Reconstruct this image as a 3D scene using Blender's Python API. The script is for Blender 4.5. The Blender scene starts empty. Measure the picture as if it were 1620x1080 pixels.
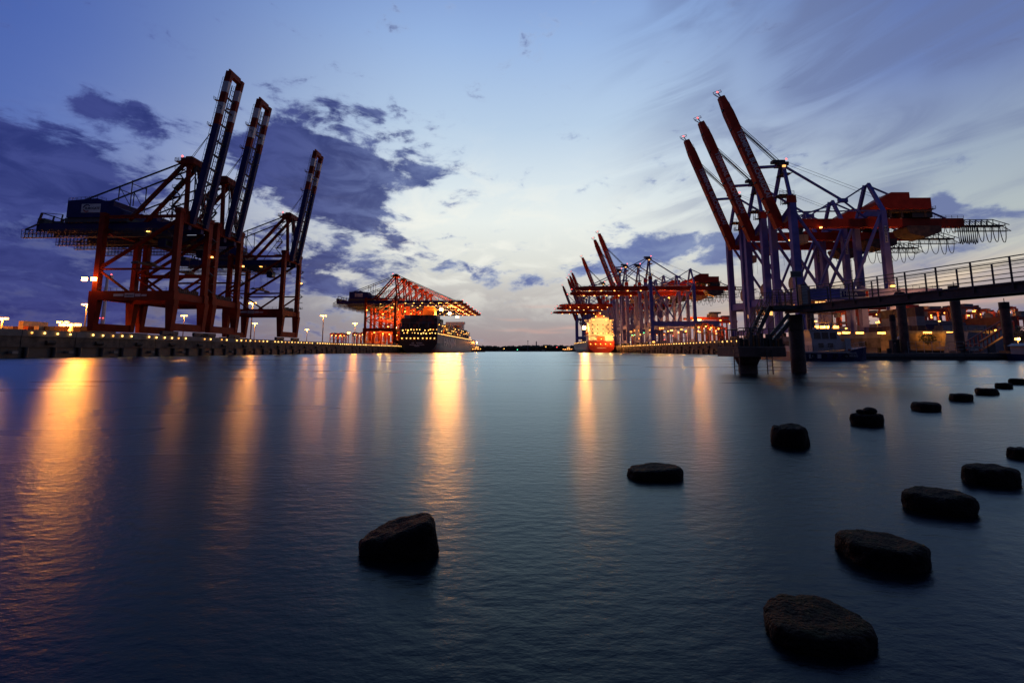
import bpy, math, random
from mathutils import Vector, Matrix, noise as mnoise
random.seed(7)
R = math.radians
scene = bpy.context.scene
C = scene.collection

# ------------------------------------------------------------------ camera
CAM_Z, FPX, PITCH, CY = 1.5, 720.0, R(7.0), 466.6
cam_d = bpy.data.cameras.new('camera')
cam = bpy.data.objects.new('camera', cam_d); C.objects.link(cam)
cam_d.sensor_width = 36; cam_d.lens = 36 * FPX / 1620
cam_d.shift_y = -(540 - CY) / 1620
cam_d.clip_start = 0.1; cam_d.clip_end = 20000
cam.location = (0, 0, CAM_Z); cam.rotation_euler = (R(90) + PITCH, 0, 0)
scene.camera = cam

# survey helpers (turn a sight line of the photograph into directions / places)
CP, SP = math.cos(PITCH), math.sin(PITCH)
def ray(px, py):
    r, u = (px - 810) / FPX, (CY - py) / FPX
    return Vector((r, CP - u * SP, SP + u * CP))
def azel(px, py):
    d = ray(px, py)
    return math.atan2(d.x, d.y), math.atan2(d.z, math.hypot(d.x, d.y))
def on_z(px, py, z=0.0):
    d = ray(px, py); t = (z - CAM_Z) / d.z
    return Vector((d.x * t, d.y * t, z))
def on_y(px, py, Y):
    d = ray(px, py); t = Y / d.y
    return Vector((d.x * t, Y, CAM_Z + d.z * t))

# ------------------------------------------------------------------ render settings
scene.view_settings.view_transform = 'Standard'
scene.view_settings.look = 'None'
scene.view_settings.exposure = 0.0
scene.view_settings.gamma = 1.0
scene.view_settings.use_curve_mapping = False
cy = scene.cycles
cy.use_denoising = True
cy.max_bounces = 5; cy.diffuse_bounces = 2; cy.glossy_bounces = 3; cy.transmission_bounces = 2
cy.caustics_reflective = False; cy.caustics_refractive = False
cy.sample_clamp_indirect = 4.0
cy.use_light_tree = True

# ------------------------------------------------------------------ world: dusk sky
world = bpy.data.worlds.new('World'); scene.world = world; world.use_nodes = True
NT = world.node_tree; NT.nodes.clear()
class G:
    """small expression builder for the sky's nodes"""
    def __init__(s, nt): s.nt = nt
    def put(s, sock, v):
        if isinstance(v, bpy.types.NodeSocket): s.nt.links.new(v, sock)
        else: sock.default_value = v
    def m(s, op, a, b=0.0, c=0.0, clamp=False):
        n = s.nt.nodes.new('ShaderNodeMath'); n.operation = op; n.use_clamp = clamp
        s.put(n.inputs[0], a); s.put(n.inputs[1], b)
        if op in ('MULTIPLY_ADD', 'SMOOTH_MIN', 'SMOOTH_MAX'): s.put(n.inputs[2], c)
        return n.outputs[0]
    def add(s, a, b): return s.m('ADD', a, b)
    def sub(s, a, b): return s.m('SUBTRACT', a, b)
    def mul(s, a, b): return s.m('MULTIPLY', a, b)
    def exp(s, a): return s.m('EXPONENT', a)
    def gauss(s, x, c, w):
        d = s.m('DIVIDE', s.sub(x, c), w)
        return s.exp(s.mul(s.mul(d, d), -0.5))
    def sstep(s, x, a, b, out0=0.0, out1=1.0):
        n = s.nt.nodes.new('ShaderNodeMapRange'); n.interpolation_type = 'SMOOTHSTEP'
        s.put(n.inputs['Value'], x); n.inputs['From Min'].default_value = a; n.inputs['From Max'].default_value = b
        n.inputs['To Min'].default_value = out0; n.inputs['To Max'].default_value = out1
        return n.outputs[0]
    def xyz(s, x, y, z):
        n = s.nt.nodes.new('ShaderNodeCombineXYZ')
        s.put(n.inputs[0], x); s.put(n.inputs[1], y); s.put(n.inputs[2], z); return n.outputs[0]
    def noise(s, vec, scale, detail=6, rough=0.55, dist=0.0):
        n = s.nt.nodes.new('ShaderNodeTexNoise'); s.nt.links.new(vec, n.inputs['Vector'])
        n.inputs['Scale'].default_value = scale; n.inputs['Detail'].default_value = detail
        n.inputs['Roughness'].default_value = rough; n.inputs['Distortion'].default_value = dist
        return n.outputs['Fac']
    def ramp(s, x, stops):
        n = s.nt.nodes.new('ShaderNodeValToRGB'); s.nt.links.new(x, n.inputs[0])
        e = n.color_ramp.elements
        while len(e) < len(stops): e.new(0.5)
        for el, (p, c) in zip(e, stops): el.position = p; el.color = (*c, 1)
        return n.outputs[0]
    def mix(s, f, a, b, mode='MIX'):
        n = s.nt.nodes.new('ShaderNodeMix'); n.data_type = 'RGBA'; n.blend_type = mode
        s.put(n.inputs[0], f)
        for k, v in ((6, a), (7, b)):
            if isinstance(v, tuple): n.inputs[k].default_value = (*v, 1)
            else: s.nt.links.new(v, n.inputs[k])
        return n.outputs[2]
g = G(NT)
tc = NT.nodes.new('ShaderNodeTexCoord')
sep = NT.nodes.new('ShaderNodeSeparateXYZ'); NT.links.new(tc.outputs['Generated'], sep.inputs[0])
az = g.m('ARCTAN2', sep.outputs[0], sep.outputs[1])
el = g.m('ARCSINE', sep.outputs[2])
el01 = g.m('MULTIPLY', el, 2 / math.pi, clamp=True)
def E(deg): return deg / 90.0
# the bright part of the twilight and the blue part away from it
c_glow = g.ramp(el01, [(0, (.34, .25, .26)), (E(1.5), (.33, .28, .30)), (E(4), (.37, .35, .37)), (E(7), (.50, .48, .47)), (E(10.7), (.70, .71, .66)), (E(16), (.80, .85, .82)),
                       (E(20), (.70, .79, .83)), (E(27), (.48, .62, .79)), (E(36), (.31, .46, .75)), (E(44), (.17, .28, .60)), (E(65), (.035, .07, .22)), (1, (.04, .07, .24))])
c_side = g.ramp(el01, [(0, (.075, .05, .10)), (E(4), (.032, .034, .15)), (E(9), (.036, .046, .19)), (E(14), (.07, .11, .33)),
                       (E(20), (.085, .15, .45)), (E(28), (.065, .125, .42)), (E(45), (.05, .10, .36)), (1, (.02, .04, .16))])
c_right = g.ramp(el01, [(0, (.75, .27, .18)), (E(1.2), (.80, .32, .22)), (E(2.0), (.33, .25, .27)), (E(3.2), (.33, .26, .26)), (E(5), (.62, .46, .33)), (E(6.5), (.72, .57, .42)),
                        (E(9), (.55, .56, .51)), (E(12), (.44, .50, .51)), (E(17), (.33, .41, .51)), (E(26), (.13, .20, .46)), (E(45), (.04, .08, .30)), (1, (.02, .04, .16))])
c_back = g.ramp(el01, [(0, (.018, .014, .03)), (E(10), (.012, .014, .05)), (E(30), (.018, .03, .10)), (1, (.02, .04, .16))])
f_left = g.sstep(az, -0.92, -0.12)
f_right = g.sstep(az, 0.18, 0.85)
f_back = g.sstep(g.m('ABSOLUTE', az), 0.80, 1.5)
col = g.mix(f_left, c_side, c_glow)
col = g.mix(f_right, col, c_right)
col = g.mix(f_back, col, c_back)
# Nishita twilight mixed in under the measured colours
sky = NT.nodes.new('ShaderNodeTexSky'); sky.sky_type = 'NISHITA'; sky.sun_disc = False
SUN_EL, SUN_AZ = R(-1.5), R(34)
sky.sun_elevation = SUN_EL; sky.sun_rotation = SUN_AZ
sk = g.mix(1.0, sky.outputs[0], (.05, .05, .05), 'MULTIPLY')
# clouds
cv = g.xyz(g.mul(az, 1.0), g.mul(el, 2.1), 0.0)
n1 = g.noise(cv, 6.0, 10, 0.62, 0.5)
n2 = g.noise(cv, 17.0, 6, 0.62, 0.3)
nn = g.add(g.mul(g.sub(g.add(g.mul(n1, 0.62), g.mul(n2, 0.38)), 0.5), 3.5), 0.335)
blobs = [(30, 255, 120, 34, .55), (120, 245, 75, 26, .40), (215, 192, 70, 17, .50), (160, 165, 50, 13, .30), (-150, 300, 140, 80, .6),
         (560, 195, 80, 28, .46), (440, 215, 80, 28, .36), (615, 270, 85, 26, .72), (500, 272, 75, 34, .70), (420, 262, 45, 28, .55), (550, 325, 48, 22, .66),
         (480, 320, 55, 22, .25), (680, 280, 22, 12, .3), (330, 175, 40, 20, .2),
         (60, 430, 170, 85, .40), (300, 430, 160, 60, .38), (520, 400, 120, 42, .40), (600, 430, 70, 20, .25), (500, 480, 160, 30, .15),
         (752, 422, 34, 9, .5), (835, 447, 50, 9, .55), (920, 428, 65, 9, .48), (1090, 392, 85, 20, .62), (1000, 405, 55, 13, .4), (1060, 300, 50, 12, .26),
         (1150, 380, 30, 18, .3), (960, 285, 40, 9, .18), (640, 380, 22, 7, .3),
         (1487, 324, 18, 10, 1.0), (1550, 345, 40, 9, .40), (1500, 395, 60, 9, .3), (1380, 370, 60, 8, .2), (1620, 355, 30, 14, .3), (1440, 420, 80, 14, .12), (1390, 290, 30, 8, .15)]
tot = None
for (bx, by, rx, ry, w) in blobs:
    a0, e0 = azel(bx, by)
    k = 1 / (FPX * (1 + math.tan(a0) ** 2))
    k2 = math.cos(e0) ** 2 / FPX
    gx = g.mul(g.sub(az, a0), 1 / (rx * k)); gy = g.mul(g.sub(el, e0), 1 / (ry * k2))
    v = g.mul(g.exp(g.mul(g.add(g.mul(gx, gx), g.mul(gy, gy)), -0.5)), w)
    tot = v if tot is None else g.add(tot, v)
dens = g.add(nn, tot)
mask = g.sstep(dens, 0.64, 1.00)
thin = g.sstep(dens, 0.50, 0.95)
n3 = g.noise(g.xyz(g.mul(az, 1.0), g.mul(el, 2.4), 7.0), 11.0, 8, 0.60, 0.6)
shade_c = g.sstep(n3, 0.36, 0.66)
c_dark = g.mix(g.sstep(az, -0.42, 0.16), (.011, .020, .15), (.075, .12, .36))
c_lite = g.mix(g.sstep(az, -0.55, 0.14), (.036, .050, .225), (.21, .28, .50))
c_cloud = g.mix(shade_c, c_dark, c_lite)
c_cloud = g.mix(g.sstep(az, 0.15, 0.7), c_cloud, (.12, .16, .34))
c_thin = g.mix(g.sstep(az, -0.8, 0.0), (.09, .13, .38), (.36, .45, .64))
c_thin = g.mix(g.sstep(az, 0.2, 0.8), c_thin, (.15, .21, .42))
col = g.mix(g.mul(thin, 0.55), col, c_thin)
nb_ = g.noise(g.xyz(g.mul(az, 1.0), g.mul(el, 2.6), 13.0), 7.0, 9, 0.62, 0.5)
brt = g.mul(g.mul(g.sstep(nb_, 0.46, 0.66), g.gauss(el, R(13), R(5.5))), g.gauss(az, -0.12, 0.26))
col = g.mix(g.mul(brt, 0.75), col, (.90, .90, .82))
col = g.mix(g.mul(mask, 0.92), col, c_cloud)
# long wind-drawn streaks on the warm side
rot = R(-13)
sx = g.add(g.mul(az, math.cos(rot)), g.mul(el, -math.sin(rot)))
sy = g.add(g.mul(az, math.sin(rot)), g.mul(el, math.cos(rot)))
ns = g.noise(g.xyz(g.mul(sx, 1.1), g.mul(sy, 5.5), 3.0), 2.4, 7, 0.58, 0.9)
nm = g.noise(g.xyz(g.mul(az, 2.0), g.mul(el, 3.0), 5.0), 2.2, 2, 0.5)
st = g.mul(g.mul(g.sstep(ns, 0.38, 0.62), g.sstep(nm, 0.30, 0.52)), g.sstep(az, 0.12, 0.6))
col = g.mix(g.mul(st, 0.62), col, (.125, .165, .33))
# pink-lit wisps low over the water
nw = g.noise(g.xyz(g.mul(az, 1.6), g.mul(el, 16.0), 9.0), 3.0, 4, 0.5, 0.2)
wisp = g.mul(g.sstep(nw, 0.52, 0.70), g.mul(g.gauss(el, R(3.2), R(2.0)), g.sstep(az, -0.25, 0.15)))
col = g.mix(g.mul(wisp, 0.42), col, (.78, .42, .34))
col = g.mix(1.0, col, sk, 'ADD')
bg = NT.nodes.new('ShaderNodeBackground'); NT.links.new(col, bg.inputs[0]); bg.inputs[1].default_value = 1.0
wo = NT.nodes.new('ShaderNodeOutputWorld'); NT.links.new(bg.outputs[0], wo.inputs[0])
world.cycles.sampling_method = 'MANUAL'; world.cycles.sample_map_resolution = 512

# the sun has just gone: only a trace of direct light from the afterglow
sun_d = bpy.data.lights.new('sun', 'SUN'); sun_d.energy = 0.02; sun_d.angle = R(10); sun_d.color = (1, .62, .42)
sun = bpy.data.objects.new('sun', sun_d); C.objects.link(sun)
sdir = Vector((math.sin(SUN_AZ) * math.cos(SUN_EL), math.cos(SUN_AZ) * math.cos(SUN_EL), math.sin(SUN_EL)))
sun.rotation_euler = sdir.to_track_quat('Z', 'Y').to_euler()

# ------------------------------------------------------------------ materials
def paint(name, colr, rough=0.5, var=0.25, scale=0.6, bump=0.0, metallic=0.0, colr2=None, spec=0.5):
    m = bpy.data.materials.new(name); m.use_nodes = True
    nt = m.node_tree; b = nt.nodes['Principled BSDF']
    tcn = nt.nodes.new('ShaderNodeTexCoord')
    n = nt.nodes.new('ShaderNodeTexNoise'); n.inputs['Scale'].default_value = scale; n.inputs['Detail'].default_value = 7; n.inputs['Roughness'].default_value = .62
    nt.links.new(tcn.outputs['Object'], n.inputs['Vector'])
    r = nt.nodes.new('ShaderNodeValToRGB')
    d = colr2 or tuple(c * (1 - var) for c in colr)
    r.color_ramp.elements[0].position = .36; r.color_ramp.elements[0].color = (*d, 1)
    r.color_ramp.elements[1].position = .62; r.color_ramp.elements[1].color = (*tuple(min(1, c * (1 + var * .4)) for c in colr), 1)
    nt.links.new(n.outputs['Fac'], r.inputs[0]); nt.links.new(r.outputs[0], b.inputs['Base Color'])
    b.inputs['Roughness'].default_value = rough; b.inputs['Metallic'].default_value = metallic
    b.inputs['Specular IOR Level'].default_value = spec
    if bump:
        bp = nt.nodes.new('ShaderNodeBump'); bp.inputs['Strength'].default_value = bump; bp.inputs['Distance'].default_value = 0.05
        n2 = nt.nodes.new('ShaderNodeTexNoise'); n2.inputs['Scale'].default_value = scale * 9; n2.inputs['Detail'].default_value = 8
        nt.links.new(tcn.outputs['Object'], n2.inputs['Vector']); nt.links.new(n2.outputs['Fac'], bp.inputs['Height'])
        nt.links.new(bp.outputs[0], b.inputs['Normal'])
    return m
def glow(name, colr, strength):
    m = bpy.data.materials.new(name); m.use_nodes = True
    b = m.node_tree.nodes['Principled BSDF']
    b.inputs['Base Color'].default_value = (.6, .6, .6, 1)
    b.inputs['Emission Color'].default_value = (*colr, 1); b.inputs['Emission Strength'].default_value = strength
    return m
MT = dict(
    crane_red=paint('crane_red_paint', (.23, .025, .011), .6, .35, .25, spec=.12),
    crane_blue=paint('crane_navy_paint', (.022, .024, .115), .6, .3, .25, spec=.15),
    crane_white=paint('crane_white_paint', (.55, .54, .53), .5, .2, .3),
    crane_dark=paint('crane_dark_steel', (.05, .05, .06), .6, .3, .4),
    b_blue=paint('crane_lavender_blue_paint', (.135, .14, .40), .6, .25, .25, spec=.15),
    b_red=paint('crane_orange_red_paint', (.42, .040, .017), .6, .3, .25, spec=.12),
    b_dark=paint('crane_black_cable', (.02, .02, .022), .6, .2, .5),
    reel=paint('reel_tan_paint', (.42, .27, .14), .6, .3, .5),
    concrete=paint('quay_concrete', (.11, .085, .06), .85, .6, .5, .6),
    kerb=paint('quay_kerb_concrete', (.20, .18, .15), .85, .35, .5, .3),
    wet_shade=paint('quay_wet_shade_concrete', (.03, .028, .026), .5, .4, .4, .4),
    tarmac=paint('quay_tarmac', (.06, .06, .06), .9, .3, .08),
    steel=paint('galvanised_steel', (.24, .25, .25), .45, .35, .9, .1, .7),
    dsteel=paint('dark_steel', (.055, .06, .058), .5, .4, .9, .2, .3),
    rust=paint('rusty_steel_pile', (.09, .055, .04), .75, .5, .7, .6, 0, (.035, .025, .02)),
    plank=paint('walkway_plank', (.17, .14, .11), .85, .4, 1.6, .4),
    black=paint('black_rubber', (.015, .015, .015), .8, .2, 1),
    shipblack=paint('ship_black_hull', (.022, .017, .018), .45, .4, .07),
    shipgrey_lit=paint('ship_grey_lit_hull', (.15, .105, .10), .45, .35, .06),
    shipboot=paint('ship_red_boot_topping', (.30, .07, .035), .5, .4, .08),
    shipred=paint('ship_red_hull', (.48, .035, .02), .45, .3, .08),
    shipwhite=paint('ship_white_paint', (.80, .77, .70), .5, .12, .1),
    shiporange=paint('ship_funnel_orange', (.55, .13, .03), .5, .2, .1),
    boatwhite=paint('boat_white_paint', (.40, .38, .37), .4, .15, .6),
    boatblue=paint('boat_navy_paint', (.016, .019, .085), .4, .3, .5),
    glass=paint('window_glass', (.02, .025, .03), .08, .1, 1),
    stone=paint('wet_stone', (.0075, .0048, .0035), .7, .5, 5, 1.0, 0, (.0025, .002, .0016), .12),
    leaf=paint('far_foliage', (.05, .06, .03), .9, .4, .05),
    soil=paint('bank_soil', (.06, .055, .04), .95, .4, .02),
    wallyel=paint('old_quay_wall', (.22, .155, .085), .9, .6, .35, .6),
    bush=paint('bush_leaf', (.045, .07, .025), .8, .5, .6),
    sc_red=paint('straddle_red', (.28, .035, .02), .6, .3, .5),
    yard_grey=paint('yard_grey_steel', (.16, .16, .18), .6, .3, .3),
    lamp_body=paint('lamp_grey', (.25, .25, .25), .5, .2, 1),
    cloth_dark=paint('dark_cloth', (.03, .03, .035), .9, .3, 3),
    skin=paint('skin', (.45, .28, .2), .6, .1, 5),
)
SOD = (1.0, .40, .07)
L_FLOOD = glow('flood_lamp_glow', (1, .38, .06), 30)
L_MAST = glow('mast_lamp_glow', (1, .38, .06), 12)
L_EDGE = glow('edge_lamp_glow', (1, .52, .12), 4.5)
L_EDGE2 = glow('edge_lamp_glow_dim', (1, .42, .07), 2.2)
L_WORK = glow('work_lamp_glow', (1, .36, .05), 8)
L_STAR = glow('ship_flood_glow', (1, .50, .14), 60)
L_BOOM = glow('boom_lamp_glow', (1, .44, .09), 6)
L_RED = glow('red_beacon_glow', (1, .08, .07), 5)
L_GREEN = glow('green_lamp_glow', (.1, 1, .45), 4)
L_WIN = glow('lit_window_glow', (1, .46, .12), 1.8)
CONT = [paint('container_' + n, c, .55, .25, .4) for n, c in
        (('rust_red', (.25, .05, .03)), ('brown', (.13, .06, .04)), ('dark_blue', (.03, .05, .12)), ('grey', (.28, .28, .28)),
         ('green', (.04, .10, .06)), ('orange', (.55, .14, .03)), ('cream', (.55, .42, .22)), ('black', (.03, .025, .025)))]
CNAMES = ['rust red', 'brown', 'dark blue', 'grey', 'dark green', 'orange', 'cream', 'black']

# ------------------------------------------------------------------ mesh helpers
class MB:
    def __init__(s): s.v = []; s.f = []
    def add(s, vs, fs):
        o = len(s.v); s.v += [tuple(p) for p in vs]; s.f += [tuple(i + o for i in f) for f in fs]; return s
    def hexa(s, p):   # 8 points: bottom ring 0-3, top ring 4-7
        return s.add(p, [(0, 3, 2, 1), (4, 5, 6, 7), (0, 1, 5, 4), (1, 2, 6, 5), (2, 3, 7, 6), (3, 0, 4, 7)])
    def box(s, x0, x1, y0, y1, z0, z1):
        return s.hexa([(x0, y0, z0), (x1, y0, z0), (x1, y1, z0), (x0, y1, z0), (x0, y0, z1), (x1, y0, z1), (x1, y1, z1), (x0, y1, z1)])
    def taper(s, c0, a0, b0, c1, a1, b1):
        (x, y, z), (X, Y, Z) = c0, c1
        return s.hexa([(x - a0, y - b0, z), (x + a0, y - b0, z), (x + a0, y + b0, z), (x - a0, y + b0, z),
                       (X - a1, Y - b1, Z), (X + a1, Y - b1, Z), (X + a1, Y + b1, Z), (X - a1, Y + b1, Z)])
    def bar(s, p0, p1, w, h=None, w1=None, h1=None):
        h = h or w; w1 = w1 or w; h1 = h1 or h
        p0, p1 = Vector(p0), Vector(p1); d = (p1 - p0).normalized()
        up = Vector((0, 0, 1)) if abs(d.z) < .97 else Vector((1, 0, 0))
        a = d.cross(up).normalized(); b = a.cross(d).normalized()
        r = []
        for p, ww, hh in ((p0, w, h), (p1, w1, h1)):
            r += [p - a * ww / 2 - b * hh / 2, p + a * ww / 2 - b * hh / 2, p + a * ww / 2 + b * hh / 2, p - a * ww / 2 + b * hh / 2]
        return s.hexa(r)
    def tube(s, p0, p1, r, n=8, r1=None):
        r1 = r if r1 is None else r1
        p0, p1 = Vector(p0), Vector(p1); d = (p1 - p0).normalized()
        up = Vector((0, 0, 1)) if abs(d.z) < .97 else Vector((1, 0, 0))
        a = d.cross(up).normalized(); b = a.cross(d).normalized()
        vs = []
        for p, rr in ((p0, r), (p1, r1)):
            vs += [p + (a * math.cos(2 * math.pi * i / n) + b * math.sin(2 * math.pi * i / n)) * rr for i in range(n)]
        fs = [(i, (i + 1) % n, n + (i + 1) % n, n + i) for i in range(n)] + [tuple(range(n))[::-1], tuple(range(n, 2 * n))]
        return s.add(vs, fs)
    def path(s, pts, r, n=6):
        pts = [Vector(p) for p in pts]; vs = []; fs = []
        for i, p in enumerate(pts):
            d = (pts[min(i + 1, len(pts) - 1)] - pts[max(i - 1, 0)]).normalized()
            up = Vector((0, 1, 0)) if abs(d.y) < .9 else Vector((1, 0, 0))
            a = d.cross(up).normalized(); b = a.cross(d).normalized()
            vs += [p + (a * math.cos(2 * math.pi * k / n) + b * math.sin(2 * math.pi * k / n)) * r for k in range(n)]
        for i in range(len(pts) - 1):
            fs += [(i * n + k, i * n + (k + 1) % n, (i + 1) * n + (k + 1) % n, (i + 1) * n + k) for k in range(n)]
        return s.add(vs, fs)
    def prism(s, poly, y0, y1):      # polygon in x,z extruded along y
        n = len(poly)
        vs = [(x, y0, z) for x, z in poly] + [(x, y1, z) for x, z in poly]
        fs = [tuple(range(n)), tuple(range(n, 2 * n))[::-1]] + [(i, n + i, n + (i + 1) % n, (i + 1) % n) for i in range(n)]
        return s.add(vs, fs)
    def prism_z(s, poly, z0, z1):
        n = len(poly)
        vs = [(x, y, z0) for x, y in poly] + [(x, y, z1) for x, y in poly]
        fs = [tuple(range(n))[::-1], tuple(range(n, 2 * n))] + [(i, (i + 1) % n, n + (i + 1) % n, n + i) for i in range(n)]
        return s.add(vs, fs)
    def octa(s, c, r, rz=None):
        x, y, z = c; q = rz or r
        vs = [(x + r, y, z), (x, y + r, z), (x - r, y, z), (x, y - r, z), (x, y, z + q), (x, y, z - q)]
        return s.add(vs, [(0, 1, 4), (1, 2, 4), (2, 3, 4), (3, 0, 4), (1, 0, 5), (2, 1, 5), (3, 2, 5), (0, 3, 5)])
    def ball(s, c, r, n=8, m=5, rz=None):
        q = rz or r; x, y, z = c; vs = [(x, y, z + q)]; fs = []
        for j in range(1, m):
            t = math.pi * j / m
            vs += [(x + r * math.sin(t) * math.cos(2 * math.pi * i / n), y + r * math.sin(t) * math.sin(2 * math.pi * i / n), z + q * math.cos(t)) for i in range(n)]
        vs.append((x, y, z - q)); e = len(vs) - 1
        fs += [(0, 1 + i, 1 + (i + 1) % n) for i in range(n)]
        for j in range(m - 2):
            o = 1 + j * n; fs += [(o + i, o + n + i, o + n + (i + 1) % n, o + (i + 1) % n) for i in range(n)]
        o = 1 + (m - 2) * n; fs += [(o + i, e, o + (i + 1) % n) for i in range(n)]
        return s.add(vs, fs)
    def mesh(s, name, mat):
        me = bpy.data.meshes.new(name); me.from_pydata(s.v, [], s.f); me.update()
        if mat: me.materials.append(mat)
        return me
    def build(s, name, mat, parent=None, smooth=False):
        me = s.mesh(name, mat)
        if smooth: me.shade_smooth()
        return put(name, me, parent)
def ordw(k):
    a = ['', 'first', 'second', 'third', 'fourth', 'fifth', 'sixth', 'seventh', 'eighth', 'ninth', 'tenth', 'eleventh', 'twelfth', 'thirteenth', 'fourteenth', 'fifteenth', 'sixteenth', 'seventeenth', 'eighteenth', 'nineteenth']
    return a[k] if k < 20 else 'twentieth' if k == 20 else 'twenty-' + a[k - 20] if k < 30 else 'thirtieth'
PL = {}
def spot(parent, p, aim, watts, colr=(1, .36, .06), r=.4, ang=130):  # floodlights, and added fill spots that have no lamp
    d = bpy.data.lights.new('flood_or_fill_light', 'SPOT'); d.energy = watts; d.color = colr; d.shadow_soft_size = r; d.spot_size = R(ang); d.spot_blend = .5
    o = bpy.data.objects.new('flood_or_fill_light', d); C.objects.link(o); o.parent = parent; o.location = p
    o.rotation_euler = Vector(aim).to_track_quat('-Z', 'Y').to_euler(); return o
def light(parent, p, watts, colr=(1, .27, .028), r=.35):
    """point light of a lamp, or an added fill light without one"""
    key = (watts, colr, r)
    if key not in PL:
        d = bpy.data.lights.new('lamp_or_fill_light', 'POINT'); d.energy = watts; d.color = colr; d.shadow_soft_size = r; PL[key] = d
    o = bpy.data.objects.new('lamp_or_fill_light', PL[key]); C.objects.link(o); o.parent = parent; o.location = p; return o
def put(name, me, parent=None, loc=None):
    o = bpy.data.objects.new(name, me); C.objects.link(o)
    if parent: o.parent = parent
    if loc is not None: o.location = loc
    return o
def tag(o, label=None, cat=None, group=None, kind=None):
    if label: o['label'] = label
    if cat: o['category'] = cat
    if group: o['group'] = group
    if kind: o['kind'] = kind
    return o
def thing(name, label, cat, loc=(0, 0, 0), rz=0.0, group=None):
    o = bpy.data.objects.new(name, None); C.objects.link(o)
    o.location = loc; o.rotation_euler = (0, 0, rz)
    return tag(o, label, cat, group)
def copy_tree(o, parent=None):
    c = o.copy(); C.objects.link(c)
    if parent: c.parent = parent
    for ch in o.children: copy_tree(ch, c)
    return c
def bar(name, p0, p1, w, mat, parent, h=None, **k): return MB().bar(p0, p1, w, h, **k).build(name, mat, parent)
def box(name, x0, x1, y0, y1, z0, z1, mat, parent): return MB().box(x0, x1, y0, y1, z0, z1).build(name, mat, parent)
def tube(name, p0, p1, r, mat, parent, n=8, r1=None): return MB().tube(p0, p1, r, n, r1).build(name, mat, parent)
def text_mesh(body, size, extrude=0.03):
    cu = bpy.data.curves.new('lettering', 'FONT'); cu.body = body; cu.size = size; cu.extrude = extrude
    cu.align_x = 'CENTER'; cu.align_y = 'CENTER'; cu.resolution_u = 2; cu.offset = .022 * size
    t = bpy.data.objects.new('lettering_tmp', cu); C.objects.link(t)
    me = bpy.data.meshes.new_from_object(t.evaluated_get(bpy.context.evaluated_depsgraph_get()))
    bpy.data.objects.remove(t); me.name = 'lettering'; return me
_tm = {}
def lettering(body, size, mat, parent, matrix, width=None):
    key = (body, size, mat.name)
    if key not in _tm:
        me = text_mesh(body, size); me.materials.clear(); me.materials.append(mat); _tm[key] = me
    me = _tm[key]; o = put('lettering', me, parent)
    M = matrix
    if width:
        xs = [v.co.x for v in me.vertices]; M = M @ Matrix.Diagonal((width / (max(xs) - min(xs)), 1, 1, 1))
    o.matrix_basis = M; return o
def frame_m(origin, xa, ya):
    xa, ya = Vector(xa).normalized(), Vector(ya).normalized(); za = xa.cross(ya)
    m = Matrix((xa, ya, za)).transposed().to_4x4(); m.translation = Vector(origin); return m
def loop_railing(mb, pts, h, step, r, bars=2):
    """railing with uprights every step along a polyline"""
    for a, b in zip(pts[:-1], pts[1:]):
        a, b = Vector(a), Vector(b); L = (b - a).length; n = max(1, round(L / step))
        for i in range(n + 1):
            p = a.lerp(b, i / n); mb.bar(p, p + Vector((0, 0, h)), r)
        for k in range(1, bars + 1): mb.bar(a + Vector((0, 0, h * k / bars)), b + Vector((0, 0, h * k / bars)), r)
    return mb

Q = 6.05                                                 # quay level above the water
def left_edge(Y): return -111.6 + .0417 * Y
def right_edge(Y): return 89.0 + .0139 * Y
AL, AR = math.atan(.0417), math.atan(.0139)

WROUGH = .275
# ------------------------------------------------------------------ water, quays, far bank
w = MB().add([(-940, -60, 0), (940, -60, 0), (940, 1100, 0), (-940, 1100, 0)], [(0, 1, 2, 3)])
wm = bpy.data.materials.new('harbour_water'); wm.use_nodes = True
nt = wm.node_tree; nt.nodes.remove(nt.nodes['Principled BSDF'])
# turbid harbour water: a Gaussian-sloped (Beckmann) rippled surface over a faintly scattering body
w_body = nt.nodes.new('ShaderNodeBsdfDiffuse'); w_body.inputs['Color'].default_value = (.0015, .004, .007, 1)
w_refl = nt.nodes.new('ShaderNodeBsdfAnisotropic'); w_refl.distribution = 'BECKMANN'
w_refl.inputs['Color'].default_value = (.66, .85, .98, 1); w_refl.inputs['Roughness'].default_value = WROUGH
w_fres = nt.nodes.new('ShaderNodeFresnel'); w_fres.inputs['IOR'].default_value = 1.24
w_mix = nt.nodes.new('ShaderNodeMixShader')
w_steep = nt.nodes.new('ShaderNodeBsdfAnisotropic'); w_steep.distribution = 'BECKMANN'
w_steep.inputs['Color'].default_value = w_refl.inputs['Color'].default_value; w_steep.inputs['Roughness'].default_value = WROUGH + .075
w_two = nt.nodes.new('ShaderNodeMixShader'); w_two.inputs[0].default_value = .5
nt.links.new(w_refl.outputs[0], w_two.inputs[1]); nt.links.new(w_steep.outputs[0], w_two.inputs[2])
nt.links.new(w_fres.outputs[0], w_mix.inputs[0]); nt.links.new(w_body.outputs[0], w_mix.inputs[1]); nt.links.new(w_two.outputs[0], w_mix.inputs[2])
nt.links.new(w_mix.outputs[0], nt.nodes['Material Output'].inputs['Surface'])
geo = nt.nodes.new('ShaderNodeNewGeometry')
def wnoise(scale, sx, sy, detail):
    mp = nt.nodes.new('ShaderNodeMapping'); mp.inputs['Scale'].default_value = (sx, sy, 1); nt.links.new(geo.outputs['Position'], mp.inputs[0])
    n = nt.nodes.new('ShaderNodeTexNoise'); n.inputs['Scale'].default_value = scale; n.inputs['Detail'].default_value = detail
    n.inputs['Roughness'].default_value = .55; nt.links.new(mp.outputs[0], n.inputs['Vector']); return n.outputs['Fac']
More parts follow.
